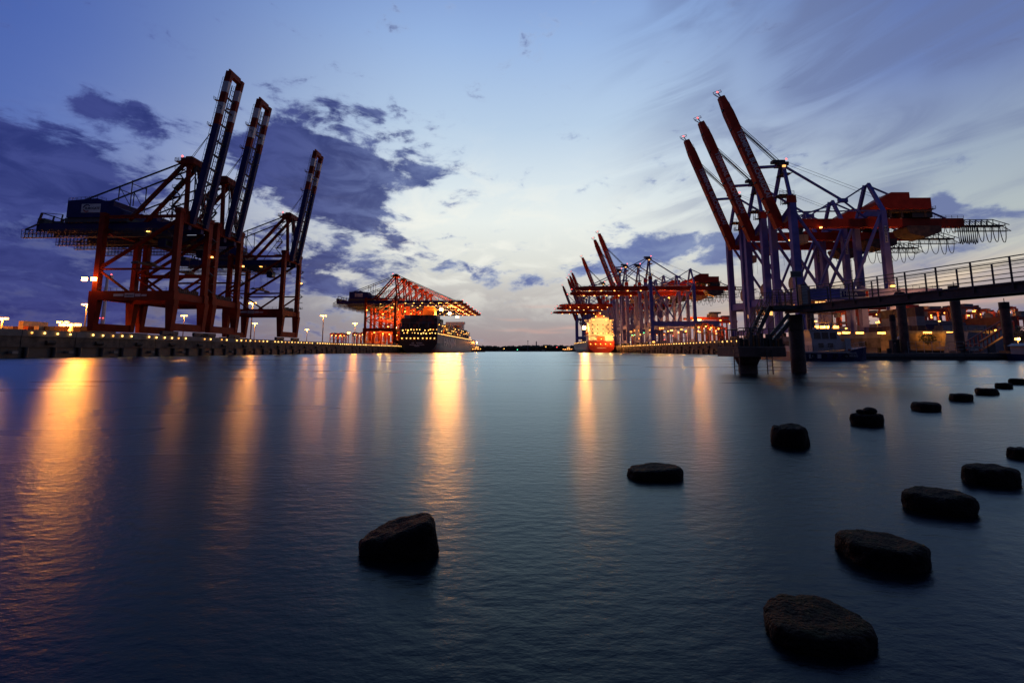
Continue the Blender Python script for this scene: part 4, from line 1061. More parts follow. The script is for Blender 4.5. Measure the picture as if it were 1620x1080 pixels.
for sg in (-1, 1):
    MB().prism([(9.5 * sg, 29.0), (13.4 * sg, 29.4), (13.4 * sg, 30.6), (9.5 * sg, 30.6)], 8, 12).build('bridge_wing', wt, sh2)
    lb = MB().ball((11.6 * sg, 11, 18.2), 1.3, 10, 7, 1.2); lb.v = [(x, 11 + (y - 11) * 2.6, z) for x, y, z in lb.v]; lb.build('lifeboat', MT['shiporange'], sh2)
    MB().bar((11.0 * sg, 8.6, 15.7), (11.9 * sg, 8.6, 20.6), .25).bar((11.0 * sg, 13.4, 15.7), (11.9 * sg, 13.4, 20.6), .25).bar((11.9 * sg, 8.6, 20.6), (11.9 * sg, 13.4, 20.6), .2).build('davit', wt, sh2)
    MB().bar((4.5 * sg, 3.4, 15.8), (8.6 * sg, 3.4, 19.6), .7, .15).bar((8.6 * sg, 3.4, 19.6), (4.5 * sg, 3.4, 23.5), .7, .15).bar((4.5 * sg, 3.4, 23.6), (8.6 * sg, 3.4, 27.5), .7, .15).build('outside_stair', MT['yard_grey'], sh2)
    mb = MB()
    for z in (19.6, 23.6): loop_railing(mb, [(-11 * 1, 3.45, z), (11, 3.45, z)], 1.0, 1.6, .08)
    if sg > 0: mb.build('deck_railing', wt, sh2)
MB().tube((-2.2, 6.5, 31.6), (-2.2, 6.5, 36.5), .9, 10).build('funnel', MT['shiporange'], sh2)
mb = MB(); loop_railing(mb, [(-8, 5.1, 31.6), (8, 5.1, 31.6)], 1.0, 1.4, .08); mb.build('roof_railing', wt, sh2)
# --- small lit boats in the channel
def tugboat(px, Y, label, L=22):
    o = thing('tugboat', label, 'boat', (on_y(px, 555, Y).x, Y, 0), R(4))
    s_ = [(y, [(w_ * .6, -.8), (w_ * .9, .6), (w_, z)]) for y, w_, z in ((0, 3.0, 2.4), (3, 3.8, 2.3), (12, 4, 2.5), (18, 3, 3.2), (L, .2, 4))]
    hl_ = hull('hull', s_, MT['shipblack'], o)
    hl_.rotation_euler.z = R(-90); hl_.location.x = -L / 2
    h_ = MB().box(-6, 5, -2.4, 2.4, 2.5, 5).box(-1.5, 4, -2, 2, 5, 8).build('wheelhouse', MT['shipwhite'], o)
    for x in (-.8, .8, 2.4): box('window', x, x + 1.1, -2.06, -2.0, 6, 7.4, L_WIN, h_)
    MB().box(1.0, 1.3, -.15, .15, 8, 13).box(.2, 2.1, -.8, .8, 10.5, 10.7).build('mast', MT['shipwhite'], o)
    for k in range(5): lampbox(o, (-8 + 3.6 * k, -3.3, 4.4), L_WORK, (.4, .3, .3), 'deck_lamp')
    return o
t = tugboat(753, 640, 'lit tugboat just off the far bow of the black ship', 26)
lampbox(t, (1.2, -1.2, 13.6), L_STAR, (.6, .4, .5), 'flood_lamp'); light(t, (1.2, -2.4, 12.6), 9000, r=.6)
t = tugboat(898, 760, 'tiny lit launch in the channel short of the red-sterned ship', 18)

# channel marks and shore lamps on the far bank
p = on_y(835, 540, 1005)
o = thing('harbour_mast', 'thin tall mast rising from the dark wooded shore', 'mast', (p.x, 1000, .5)); tube('pole', (0, 0, 0), (0, 0, p.z), .7, MT['yard_grey'], o, 8, .5); box('mast_head', -1, 1, -1, 1, p.z - .5, p.z + 1.5, MT['yard_grey'], o)
p = on_y(848.5, 541, 1080)
o = thing('church_spire', 'small dark tower top above the wooded shore next to the mast', 'tower', (p.x, 1080, 2.5)); MB().taper((0, 0, 0), 1.3, 1.3, (0, 0, p.z - 3), 1.2, 1.2).taper((0, 0, p.z - 3), 1.5, 1.5, (0, 0, p.z), .2, .2).build('tower_body', MT['yard_grey'], o)
for px, py, mt, lb in ((797.5, 551.5, L_EDGE, 'single yellow lamp low on the wooded shore beside the lit tugboat'), (818.5, 553, L_GREEN, 'green navigation light at the foot of the wooded shore'), (863.5, 548.3, L_EDGE, 'faint yellow lamp high on the wooded shore'), (881, 549.2, L_RED, 'faint red lamp on the wooded shore')):
    p = on_y(px, py, 985)
    o = thing('shore_lamp', lb, 'lamp', (p.x, 985, 0)); tube('pole', (0, 0, -.5), (0, 0, p.z), .25, MT['yard_grey'], o, 6); lampbox(o, (0, -.6, p.z), mt, (.7, .4, .6))

# ------------------------------------------------------------------ end wall of the blue-crane terminal with lamps
WY = 109.0
wx0, wx1 = right_edge(112) - .2, 260
wall = thing('quay_wall', 'old yellowish end wall of the terminal behind the pontoon, lit by lamps', 'wall', (0, WY, 0))
k = 0; x = wx0
while x < wx1:
    MB().box(x + .05, x + 5.95, random.uniform(-.05, .05), 3.2, 1.6, 5.6).build('wall_panel', MT['wallyel'], wall)
    MB().box(x + .05, x + 5.95, -.15, 3.2, 5.6, 6.3).build('coping', MT['kerb'], wall)
    box('wall_foot', x, x + 6, .25, 3.2, -2, 1.6, MT['wet_shade'], wall); x += 6
mb = MB(); loop_railing(mb, [(wx0 + 1, .4, 6.3), (wx1, .4, 6.3)], 1.0, 2.0, .07); mb.build('railing', MT['dsteel'], wall)
gw = ('wall lamp over the police launch bow', 'twin-lit wall lamp by the launch cabin', 'wall lamp midway along the yellow wall', 'bright wall lamp next to the thin mooring pile', 'low dim wall lamp over the dark bush', 'bright wall lamp between the two thick mooring piles', 'small wall lamp hidden above the pontoon ramp')
for (px, py), lb in zip(((1324, 527.5), (1338.5, 526.5), (1360, 526.8), (1394.5, 527), (1467, 526.5), (1504, 526.5), (1580, 523)), gw):
    p = on_y(px, py, WY - 1.6)
    o = thing('wall_lamp', lb, 'lamp', (p.x, WY - .3, p.z))
    MB().bar((0, .3, -.2), (0, -1.2, .25), .12).build('lamp_arm', MT['lamp_body'], o)
    MB().box(-.55, .55, -1.75, -.95, .2, .32).build('lamp_hood', MT['lamp_body'], o)
    lampbox(o, (0, -1.35, .05), L_WORK, (.62, .4, .2), 'lamp_head'); light(o, (0, -1.6, -.3), 260, (1, .42, .08), .2)
# bush on the wall foot, dark
def bush(px, py, Y, r, label):
    p = on_y(px, py, Y); o = thing('bush', label, 'bush', (p.x, Y, max(p.z - r * 1.0, 0)))
    mb = MB(); random.seed(int(px)); mb2 = MB()
    for k in range(7): mb2.tube((0, 0, 0), (random.uniform(-.6, .6) * r, random.uniform(-.4, .4) * r, r * random.uniform(.9, 1.6)), .05, 5, .02)
    mb2.build('stem', MT['rust'], o); leafclump(mb, (0, 0, r * 1.0), r, 520, .16, .8); mb.build('foliage', MT['bush'], o)
bush(1467, 535, WY - 2.6, 1.7, 'dark rounded bush growing against the lit yellow wall')
bush(1556, 528, WY + 1.5, 1.2, 'low bush on the wall top between the mooring piles')
bush(1608, 528, WY - 6, 2.6, 'large dark bush by the ramp head near the frame edge')
bush(1600, 548, WY - 9, 2.0, 'lower dark bush beneath the ramp head')

# yard behind that wall: sheds, cranes, chimneys
o = thing('warehouse', 'long grey warehouse roof behind the legs of the largest blue crane', 'building', (175, 170, Q)); MB().prism([(-38, 0), (2, 0), (2, 5.4), (-18, 7.0), (-38, 5.4)], 0, 45).build('wall', MT['yard_grey'], o)
for k in range(6): box('roof_panel', -38 + 6.67 * k, -38 + 6.67 * k + 6.6, -.35, 0, 3.4, 5.2, MT['crane_blue'], o)
def rmg(px, Y, w_, h_, label):
    o = thing('yard_crane', label, 'yard crane', (on_y(px, 540, Y).x, Y, Q), 0)
    for x in (-w_ / 2, w_ / 2):
        for y in (-4, 4): box('leg', x - .5, x + .5, y - .5, y + .5, 0, h_, MT['sc_red'], o)
        box('sill_beam', x - .6, x + .6, -5, 5, .6, 1.6, MT['yard_grey'], o)
    for y in (-4, 4): box('bridge_beam', -w_ / 2 - 5, w_ / 2 + 5, y - .6, y + .6, h_, h_ + 1.8, MT['sc_red'], o)
    box('trolley', w_ * .12, w_ * .12 + 6, -3.3, 3.3, h_ + 1.82, h_ + 4.6, MT['yard_grey'], o)
    box('trolley_house', w_ * .12 + 1, w_ * .12 + 9, -2, 2, h_ + 4.62, h_ + 6, MT['crane_dark'], o)
    for x in (-w_ / 2 + 1.5, w_ / 2 - 1.5): lampbox(o, (x, -5, h_ - .8), L_WORK, (.5, .3, .25))
    return o
rmg(1392, 235, 26, 17, 'red yard crane between the warehouse and the thick mooring pile')
rmg(1438, 262, 22, 15, 'red yard crane behind the thick mooring pile')
rmg(1490, 300, 32, 19, 'wide dark-topped yard crane left of the tilted chimney')
rmg(1558, 330, 24, 17, 'yard crane under the short dark roofs beyond the ramp')
rmg(1606, 330, 26, 18, 'last yard crane near the frame edge behind the tall pile')
rmg(1118, 360, 22, 20, 'pale yard crane among kerb lamps of the distant yard')
rmg(1138, 385, 18, 19, 'narrow yard crane beside the pale one in the distant yard')
for px, py, Y, lb in ((1463.5, 493, 800, 'striped chimney, first of two with red tops'), (1486.5, 491, 800, 'striped chimney with red top near the wide yard crane'), (1543, 491, 780, 'broad chimney beside a raised lift structure')):
    p = on_y(px, py, Y); o = thing('chimney', lb, 'chimney', (p.x, Y, Q)); H = p.z - Q; n_ = 9
    for k in range(n_): tube('chimney_band', (0, 0, H * k / n_), (0, 0, H * (k + 1) / n_), 2.7 - .08 * k, MT['yard_grey'] if k % 2 else MT['concrete'], o, 12, 2.7 - .08 * (k + 1))
    MB().octa((-1.6, -2, H + .8), 1.0).build('beacon', L_RED, o)
random.seed(9)
for k, (px, py, mt) in enumerate(((1553, 514, L_WORK), (1580, 518, L_RED), (1569, 510.5, L_EDGE), (1579, 511, L_EDGE), (1540, 519, L_EDGE), (1545, 521, L_RED), (1509, 512, L_WORK), (1510, 517, L_WORK), (1502, 521, L_WORK))):
    yard_lamp(px, py, 190 + 8 * k, mt, ('yellow', 'red', 'lower small yellow', 'upper small yellow', 'dim yellow', 'dim red', 'topmost bright yellow', 'second bright yellow', 'lowest bright yellow')[k] + ' yard lamp beyond the lit end wall, by the piles', 'yard lamps beyond the lit end wall', .4)
random.seed(33)
x = 98.0; k = 0
while x < 215:
    tiers = random.choice((1, 2, 2, 3, 0, 1))
    for lv in range(tiers):
        ci = random.choice((0, 1, 2, 7, 3, 1, 0))
        container(x, 128 + random.uniform(-1, 1) * .6, Q + 2.6 * lv, ci, '%s container in the %s stack beyond the lit end wall, %s tier' % (CNAMES[ci], (TH + ['twentieth', 'twenty-first', 'twenty-second', 'twenty-third', 'twenty-fourth', 'twenty-fifth'])[k], TIER[lv]), 'containers beyond the lit end wall', R(-90) if k % 3 == 0 else 0)
    x += (13.2 if k % 3 == 0 else 2.8) + random.choice((0, 0, 1.5, 4)); k += 1
for k, (px, Y) in enumerate(((1330, 205), (1352, 190), (1381, 210), (1418, 195), (1452, 205), (1478, 190), (1530, 180), (1562, 200), (1600, 190))):
    straddle((on_y(px, 540, Y).x, Y, Q), .3 * k, '%s straddle carrier beyond the lit end wall, counted from the round post' % TH[k], 'straddle carriers beyond the lit end wall')
for k, px in enumerate(sorted(random.uniform(1284, 1612) for _ in range(30))):
    py = random.uniform(506, 524)
    yard_lamp(px, py, random.uniform(130, 260), L_WORK if k % 3 else L_EDGE, '%s small orange lamp from the round post, beyond the lit end wall' % ordw(k + 1), 'small orange lamps beyond the lit end wall', random.uniform(.28, .5))
# rack of bright lamps on a low frame next to the round post
p = on_y(1302, 512, 118)
o = thing('lamp_gantry', 'low steel frame carrying a row of four bright lamps beside the round post', 'lamp frame', (p.x, 118, Q))
for x in (-2.6, 2.6): tube('post', (x, 0, 0), (x, 0, 6), .14, MT['dsteel'], o, 6)
mb = MB(); mb.box(-3.4, 3.4, -.8, .8, 2.6, 2.75); mb.box(-3.4, 3.4, -.8, .8, 5, 5.15); loop_railing(mb, [(-3.4, -.8, 2.7), (3.4, -.8, 2.7)], 1.1, .9, .06); loop_railing(mb, [(-3.4, -.8, 5.1), (3.4, -.8, 5.1)], 1.0, .9, .06); mb.build('platform', MT['rust'], o)
for k in range(4): lampbox(o, (-2.6 + 1.7 * k, -1.1, 1.5), L_WORK, (.5, .3, .3))
lampbox(o, (1.2, -.6, 6.2), L_WORK, (.3, .3, .2)); light(o, (0, -2, 1.8), 500, (1, .42, .08))

# ------------------------------------------------------------------ pontoon, piles, ramp
PY0, PY1 = 76.0, 84.0
po = thing('pontoon', 'long dark floating pontoon behind the launch', 'pontoon', (0, 0, 0))
x = 45.0
while x < 110: MB().box(x + .04, x + 9.96, PY0, PY1, -.6, 1.0).build('float_section', MT['dsteel'], po); MB().box(x + .04, x + 9.96, PY0 + .1, PY1 - .1, 1.0, 1.15).build('deck_plank', MT['plank'], po); MB().box(x, x + 9.96, PY0 - .18, PY0, .25, .6).build('rubbing_strip', MT['black'], po); x += 10
mb = MB(); loop_railing(mb, [(67, PY0 + 1.5, 1.15), (76.5, PY0 + 1.5, 1.15)], 1.9, 1.3, .07, 3); mb.build('railing', MT['steel'], po)
mb = MB(); mb.box(76.8, 80, PY0 + 2, PY1 - 1, 2.0, 2.2); loop_railing(mb, [(76.5, PY0 + 1.5, 1.15), (80.5, PY0 + 1.5, 1.15), (80.5, PY1 - 1, 1.15)], 1.6, .8, .07, 2)
mb.build('railing', MT['steel'], po)
tube('bollard', (63.5, PY0 + 1.2, 1.15), (63.5, PY0 + 1.2, 1.9), .35, MT['black'], po, 10)
def pile(px, Y, py_top, r, label, dark='rust', cap=True):
    p = on_y(px, py_top, Y); b_ = on_y(px, 560, Y)
    xx = (p.x + b_.x) / 2
    o = thing('mooring_pile', label, 'pile', (xx, Y, 0)); tube('pile_shaft', (0, 0, -3), (0, 0, p.z - 1.2), r, MT[dark], o, 16)
    tube('pile_cap', (0, 0, p.z - 1.2), (0, 0, p.z), r * 1.06, MT['black'], o, 16); tube('cap_rod', (.1, 0, p.z), (.1, 0, p.z + .7), .06, MT['dsteel'], o, 5)
    mb = MB(); mb.box(-r - .3, r + .3, -r - .3, r + .3, 1.16, 1.5); mb.build('pile_collar', MT['dsteel'], o)
pile(1428, 78.6, 462, .66, 'thick mooring pile nearest the launch, rising above the gangway railing')
pile(1514, 78.6, 452, .68, 'thick mooring pile in mid pontoon, its cap above the gangway deck')
pile(1593, 80.5, 478, .66, 'free-standing thick pile with a short rod on top near the frame edge')
pile(1414, 86.5, 498, .46, 'thinner pile standing just behind the thick one nearest the launch')
pile(1283.5, 86.5, 484, .62, 'dark pile close beside the round gangway post')
# little kiosk, person and white post by the pile
pp = on_y(1417, 558, 77.6)
o = thing('person', 'person in dark clothing standing on the pontoon by the thick pile', 'person', (pp.x, 77.6, 1.15), R(20))
def skin_body():
    V = [(0, 0, .95), (0, 0, 1.15), (0, .02, 1.38), (0, .02, 1.50), (.10, 0, .92), (.12, 0, .50), (.12, .02, .07), (.12, -.13, .04), (-.10, 0, .92), (-.12, .02, .50), (-.12, .05, .07), (-.12, -.10, .04),
         (.19, .02, 1.42), (.25, .03, 1.15), (.23, -.05, .90), (-.19, .02, 1.42), (-.25, .03, 1.15), (-.23, -.05, .90), (0, .0, 1.62), (0, 0, 1.72)]
    Ed = [(0, 1), (1, 2), (2, 3), (0, 4), (4, 5), (5, 6), (6, 7), (0, 8), (8, 9), (9, 10), (10, 11), (2, 12), (12, 13), (13, 14), (2, 15), (15, 16), (16, 17), (3, 18), (18, 19)]
    rad = [.15, .15, .17, .07, .10, .075, .05, .045, .10, .075, .05, .045, .075, .055, .04, .075, .055, .04, .10, .085]
    me = bpy.data.meshes.new('body'); me.from_pydata(V, Ed, []); ob = bpy.data.objects.new('body_tmp', me); C.objects.link(ob)
    md = ob.modifiers.new('skin', 'SKIN'); 
    for sv, r_ in zip(me.skin_vertices[0].data, rad): sv.radius = (r_, r_)
    me.skin_vertices[0].data[0].use_root = True
    ob.modifiers.new('sub', 'SUBSURF').levels = 1
    bpy.context.view_layer.update()
    m2 = bpy.data.meshes.new_from_object(ob.evaluated_get(bpy.context.evaluated_depsgraph_get())); bpy.data.objects.remove(ob)
    m2.materials.clear(); m2.materials.append(MT['cloth_dark']); m2.shade_smooth(); return m2
if True:
    me_ = bpy.data.meshes.new('tmp')
    try: bm_ = skin_body()
    except Exception:
        mbp = MB(); mbp.taper((0, 0, 0), .16, .12, (0, 0, .9), .2, .14).taper((0, 0, .9), .2, .14, (0, 0, 1.5), .24, .13).ball((0, 0, 1.65), .12); bm_ = mbp.mesh('body', MT['cloth_dark'])
    put('body', bm_, o); MB().ball((0, -.02, 1.66), .102, 10, 8, .125).build('head', MT['skin'], o, True); MB().ball((0, .02, 1.70), .112, 10, 8, .105).build('hair', MT['black'], o, True)
o = thing('pontoon_locker', 'dark upright locker on the pontoon next to the person', 'locker', (on_y(1420, 558, 78).x + .6, 79.2, 1.15)); box('cabinet', -.6, .6, -.4, .4, 0, 2.2, MT['black'], o); box('lid', -.66, .66, -.46, .46, 2.2, 2.32, MT['dsteel'], o)
o = thing('white_post', 'pale round-topped post on the pontoon beside the thick pile', 'post', (on_y(1426, 556, 82.5).x, 82.5, 1.15)); MB().tube((0, 0, 0), (0, 0, 2.6), .42, 12).ball((0, 0, 2.6), .42, 12, 6).build('post_body', MT['boatwhite'], o); box('panel', -.3, .3, -.46, -.40, .8, 1.6, MT['steel'], o)
# ramp with lit side railing climbing to the quay
r0, r1 = Vector((81.5, 81, 1.4)), Vector((93.5, 86, 5.4))
ra = thing('access_ramp', 'orange-lit ramp with railed sides climbing from the pontoon', 'ramp', (0, 0, 0))
sd = Vector((-.38, .92, 0)) * .9
bar('deck', r0, r1, 1.8, MT['plank'], ra, .25)
for sg in (-1, 1):
    mb = MB(); a, b_ = r0 + sd * sg, r1 + sd * sg; n_ = 9
    for k in range(n_ + 1): q_ = a.lerp(b_, k / n_); mb.bar(q_, q_ + Vector((0, 0, 1.7)), .14)
    mb.bar(a + Vector((0, 0, 1.7)), b_ + Vector((0, 0, 1.7)), .16); mb.bar(a + Vector((0, 0, .2)), b_ + Vector((0, 0, .2)), .2)
    mb.build('railing', MT['sc_red'], ra)
o = thing('ramp_lamp', 'small lamp shining on the foot of the free-standing pile by the ramp', 'lamp', (92.0, 83.2, 1.15)); tube('pole', (0, 0, 0), (0, 0, 2.4), .07, MT['lamp_body'], o, 6); lampbox(o, (0, 0, 2.5), L_EDGE, (.25, .25, .2)); light(o, (0, -.5, 2.4), 300, (1, .36, .06), .1)
o = thing('grey_shed', 'grey shed with slanted roof behind the thick pile in mid pontoon', 'shed', (103, 98, 1.0)); MB().prism([(-6.5, -2), (6, -2), (6, 3.6), (-5.0, 4.6)], 0, 5).build('wall', MT['yard_grey'], o); box('door', -1, .4, -.06, 0, .2, 2.3, MT['dsteel'], o)

# ------------------------------------------------------------------ launch at the pontoon
bx = on_y(1240, 566, 74).x
la = thing('launch', 'navy and white harbour launch with raised bow, lying at the pontoon behind the post', 'boat', (bx, 73.2, 0))
s_ = [(0, [(1.3, -.4), (1.55, .5), (1.6, 1.35)]), (3, [(1.6, -.5), (1.85, .5), (1.9, 1.3)]), (7, [(1.6, -.5), (1.9, .6), (2.0, 1.45)]), (9.6, [(1.2, -.5), (1.6, .7), (1.9, 1.75)]), (11.4, [(.55, -.4), (.95, .8), (1.35, 2.05)]), (12.6, [(.03, -.2), (.12, .9), (.3, 2.2)])]
hl3 = hull('hull', s_, MT['boatblue'], la); hl3.rotation_euler.z = R(-90)
st = MB()
for k in range(3): st.box(1.0 + 1.3 * k, 1.6 + 1.3 * k, -1.99, -1.93, .35, 1.0)
st.build('hull_stripe', MT['boatwhite'], la)
box('rubbing_strake', .1, 8.6, -2.08, -1.9, 1.22, 1.4, MT['boatwhite'], la)
box('bow_panel', 8.1, 8.95, -1.99, -1.80, 1.5, 3.5, MT['boatwhite'], la)
cab_ = MB().prism([(3.2, 1.4), (8.6, 1.7), (8.3, 3.0), (3.2, 3.0)], -1.5, 1.5).build('cabin', MT['boatwhite'], la)
wh_ = MB().prism([(3.4, 3.02), (8.0, 3.02), (7.3, 4.7), (3.0, 4.7)], -1.35, 1.35).build('wheelhouse', MT['boatwhite'], la)
for k in range(3): MB().prism([(3.75 + 1.25 * k, 3.4), (4.75 + 1.25 * k, 3.4), (4.65 + 1.25 * k, 4.4), (3.75 + 1.25 * k, 4.4)], -1.42, -1.36).build('window', MT['glass'], wh_)
for k in range(2): box('porthole', 4.2 + 1.5 * k, 5.0 + 1.5 * k, -1.56, -1.5, 2.0, 2.7, MT['glass'], cab_)
MB().box(2.8, 8.2, -1.5, 1.5, 4.72, 4.85).build('roof', MT['boatwhite'], la)
mb = MB(); mb.tube((4.2, 0, 4.85), (4.6, 0, 8.2), .09, 6); mb.path([(3.2, 0, 4.85), (3.1, 0, 6.6), (3.7, 0, 7.6), (4.5, 0, 7.9)], .07, 6); mb.box(3.9, 5.1, -.5, .5, 6.6, 6.7); mb.build('mast', MT['dsteel'], la)
mb = MB(); mb.tube((6.6, -1.0, 4.85), (6.9, -1.0, 5.9), .2, 8); mb.build('exhaust_pipe', MT['steel'], la)
mb = MB(); loop_railing(mb, [(.2, -1.5, 1.4), (3.2, -1.75, 1.4), (6.5, -1.85, 1.5)], .95, .8, .05, 3); mb.build('railing', MT['steel'], la)
lampbox(la, (2.3, -.5, 3.8), L_WORK, (.22, .16, .12), 'deck_lamp'); tube('lamp_post', (2.3, -.5, 1.4), (2.3, -.5, 3.7), .05, MT['boatwhite'], la, 6)
box('stern_box', .3, 1.6, -1.0, 1.0, 1.4, 2.3, MT['boatwhite'], la)
lettering('WALUR', .42, MT['boatwhite'], hl3, frame_m((-.0, 0, 0), (0, 1, 0), (0, 0, 1)) @ Matrix.Identity(4)).matrix_basis = frame_m((1.93, 9.0, 1.15), (0, 1, 0), (0, 0, 1))
lettering('HAMBURG', .42, MT['boatwhite'], hl3, Matrix.Identity(4)).matrix_basis = frame_m((1.80, 9.0, .72), (0, 1, 0), (0, 0, 1))
box('side_lamp', 8.4, 8.8, -2.04, -1.99, 1.55, 1.8, MT['sc_red'], la)
for k in range(5): MB().path([(1.2 + 1.7 * k + .32 * math.cos(t), -2.12, .75 + .32 * math.sin(t)) for t in [2 * math.pi * q / 12 for q in range(13)]], .09, 6).build('tyre_fender', MT['black'], la)
mb = MB(); loop_railing(mb, [(8.9, -1.75, 1.75), (11.3, -1.25, 2.05), (12.4, -.3, 2.2)], .8, .8, .045, 2); mb.build('bow_rail', MT['steel'], la)
MB().path([(12.2, .3, 2.1), (13.6, 1.6, 1.5), (15.2, 3.2, 1.4)], .04, 5).build('mooring_rope', MT['plank'], la); MB().path([(.2, 1.3, 1.5), (-1.6, 2.6, 1.2), (-3, 3.2, 1.35)], .04, 5).build('mooring_rope', MT['plank'], la)
MB().box(9.3, 9.9, -.3, .3, 1.9, 2.25).build('bow_winch', MT['dsteel'], la); MB().tube((5.4, .9, 4.85), (5.4, .9, 5.3), .28, 10).build('radar_dome', MT['boatwhite'], la)
# houseboat at the frame edge
o = thing('cabin_boat', 'small white-framed cabin boat moored at the frame edge', 'boat', (on_y(1606, 566, 74.5).x, 74.3, 0))
hl4 = hull('hull', [(0, [(1.2, -.3), (1.4, .4), (1.5, 1.0)]), (6, [(1.3, -.3), (1.5, .4), (1.6, 1.0)]), (8, [(.1, 0), (.3, .5), (.5, 1.2)])], MT['boatblue'], o); hl4.rotation_euler.z = R(-90)
cb4 = box('cabin', .6, 6, -1.3, 1.3, 1.0, 2.3, MT['boatwhite'], o)
for k in range(3): box('window', .85 + 1.7 * k, 2.3 + 1.7 * k, -1.37, -1.3, 1.25, 2.1, MT['glass'], cb4)
MB().prism([(.3, 2.3), (6.3, 2.3), (5.4, 2.75), (1.2, 2.75)], -1.5, 1.5).build('roof', MT['steel'], o)

# ------------------------------------------------------------------ gangway, round post, stairs and landing stage
GX, GYY, GZ = 20.35, 32.3, 4.62
gdir = Vector((.28, -.957, 0)).normalized(); gn = Vector((-gdir.y, gdir.x, 0))      # gn points away from the harbour side
ga = thing('gangway', 'steel gangway with barred railings running from the round post', 'gangway', (GX, GYY, 0))
ga.rotation_euler.z = math.atan2(gdir.y, gdir.x)
LG = 15.6
for v in (-.68, .68):
    MB().box(-.4, LG, v - .06, v + .06, GZ - .44, GZ - .06).box(-.4, LG, v - .14, v + .14, GZ - .06, GZ - .02).box(-.4, LG, v - .14, v + .14, GZ - .48, GZ - .44).build('side_beam', MT['dsteel'], ga)
k = 0
while k * .26 < LG - .3:
    MB().box(-.35 + .26 * k, -.35 + .26 * k + .235, -.62, .62, GZ, GZ + .04).build('plank', MT['plank'], ga); k += 1
for k in range(10): box('cross_beam', .2 + 1.6 * k, .32 + 1.6 * k, -.61, .61, GZ - .4, GZ - .2, MT['dsteel'], ga)
for v in (-.80, .80):
    k = .25
    while k < LG:
        box('railing_post', k - .035, k + .035, v - .02, v + .02, GZ - .3, GZ + 1.18, MT['dsteel'], ga); k += 1.46
    tube('handrail', (.1, v, GZ + 1.2), (LG, v, GZ + 1.2), .028, MT['dsteel'], ga, 8)
    for z in (.20, .42, .64, .86, 1.03): tube('railing_bar', (.1, v * 1.0, GZ + z), (LG, v, GZ + z), .014, MT['dsteel'], ga, 6)
    # rounded gate hoops at the head
    for x0 in (-.45, .0):
        pts = [(x0 - .20, v, GZ + .1), (x0 - .20, v, GZ + .95), (x0 - .1, v, GZ + 1.08), (x0 + .1, v, GZ + 1.08), (x0 + .2, v, GZ + .95), (x0 + .2, v, GZ + .1)]
        MB().path(pts, .025, 6).build('gate_hoop', MT['dsteel'], ga)
# far end support
o = thing('gangway_pier', 'steel pier leg under the shore end of the gangway', 'pier', tuple(Vector((GX, GYY, 0)) + gdir * 15.0)); tube('pile_shaft', (0, 0, -2), (0, 0, GZ - .58), .4, MT['rust'], o, 14)
rp = on_y(1264, 588, 32.3)
post = thing('round_post', 'massive round rusty post carrying the gangway head', 'post', (rp.x, 32.3, 0))
MB().tube((0, 0, -2.5), (0, 0, GZ - .58), .47, 28).build('pile_shaft', MT['rust'], post, True)
MB().tube((0, 0, .9), (0, 0, 1.0), .49, 28).tube((0, 0, 2.9), (0, 0, 3.0), .49, 28).build('weld_band', MT['rust'], post)
sb = thing('sign_board', 'dark rectangular board on a thin pole above the gangway head', 'sign', (on_y(1261, 480, 32.0).x, 31.9, GZ))
tube('pole', (0, 0, -.2), (0, 0, 2.35), .05, MT['dsteel'], sb, 8); MB().box(-.37, .37, -.06, .02, 2.05, 2.5).build('board', MT['dsteel'], sb)
for z in (2.07, 2.47): box('frame_bar', -.39, .39, -.08, -.06, z - .02, z + .02, MT['steel'], sb)
o = thing('switch_cabinet', 'narrow dark cabinet standing at the gangway head under the board', 'cabinet', (on_y(1265, 480, 32.0).x, 31.55, GZ)); box('cabinet_body', -.22, .22, -.18, .18, .04, 1.5, MT['dsteel'], o); box('door', -.19, .19, -.205, -.18, .12, 1.4, MT['steel'], o)
# landing at gangway level
ld = thing('stair_landing', 'upper landing with railings between gangway and stairs', 'landing', (0, 0, 0))
lx0, lx1, lyn, lyf = on_y(1216, 487, 32).x, on_y(1270, 487, 32).x, 31.5, 33.0
for k in range(6): box('plank', lx0 + (lx1 - lx0) * k / 6 + .01, lx0 + (lx1 - lx0) * (k + 1) / 6 - .01, lyn, lyf, GZ - .04, GZ + .02, MT['plank'], ld)
for y in (lyn - .06, lyf + .06): box('edge_beam', lx0, lx1, y - .06, y + .06, GZ - .26, GZ, MT['dsteel'], ld)
for y in (lyf + .04, lyn - .04):
    for x in [lx0 + .02 + .45 * k for k in range(6)]:
        if x < lx1 - .9 or y > 32: tube('railing_post', (x, y, GZ), (x, y, GZ + 1.1), .024, MT['dsteel'], ld, 6)
    xe = lx1 if y > 32 else lx1 - 1.0
    for z in (.4, .75, 1.1): tube('railing_bar', (lx0, y, GZ + z), (xe, y, GZ + z), .02, MT['dsteel'], ld, 6)
    for x0 in (lx0 + .3, lx0 + 1.0, lx0 + 1.7):
        if x0 < xe: MB().path([(x0 - .16, y, GZ + .1), (x0 - .16, y, GZ + .9), (x0, y, GZ + 1.0), (x0 + .16, y, GZ + .9), (x0 + .16, y, GZ + .1)], .018, 6).build('gate_hoop', MT['dsteel'], ld)
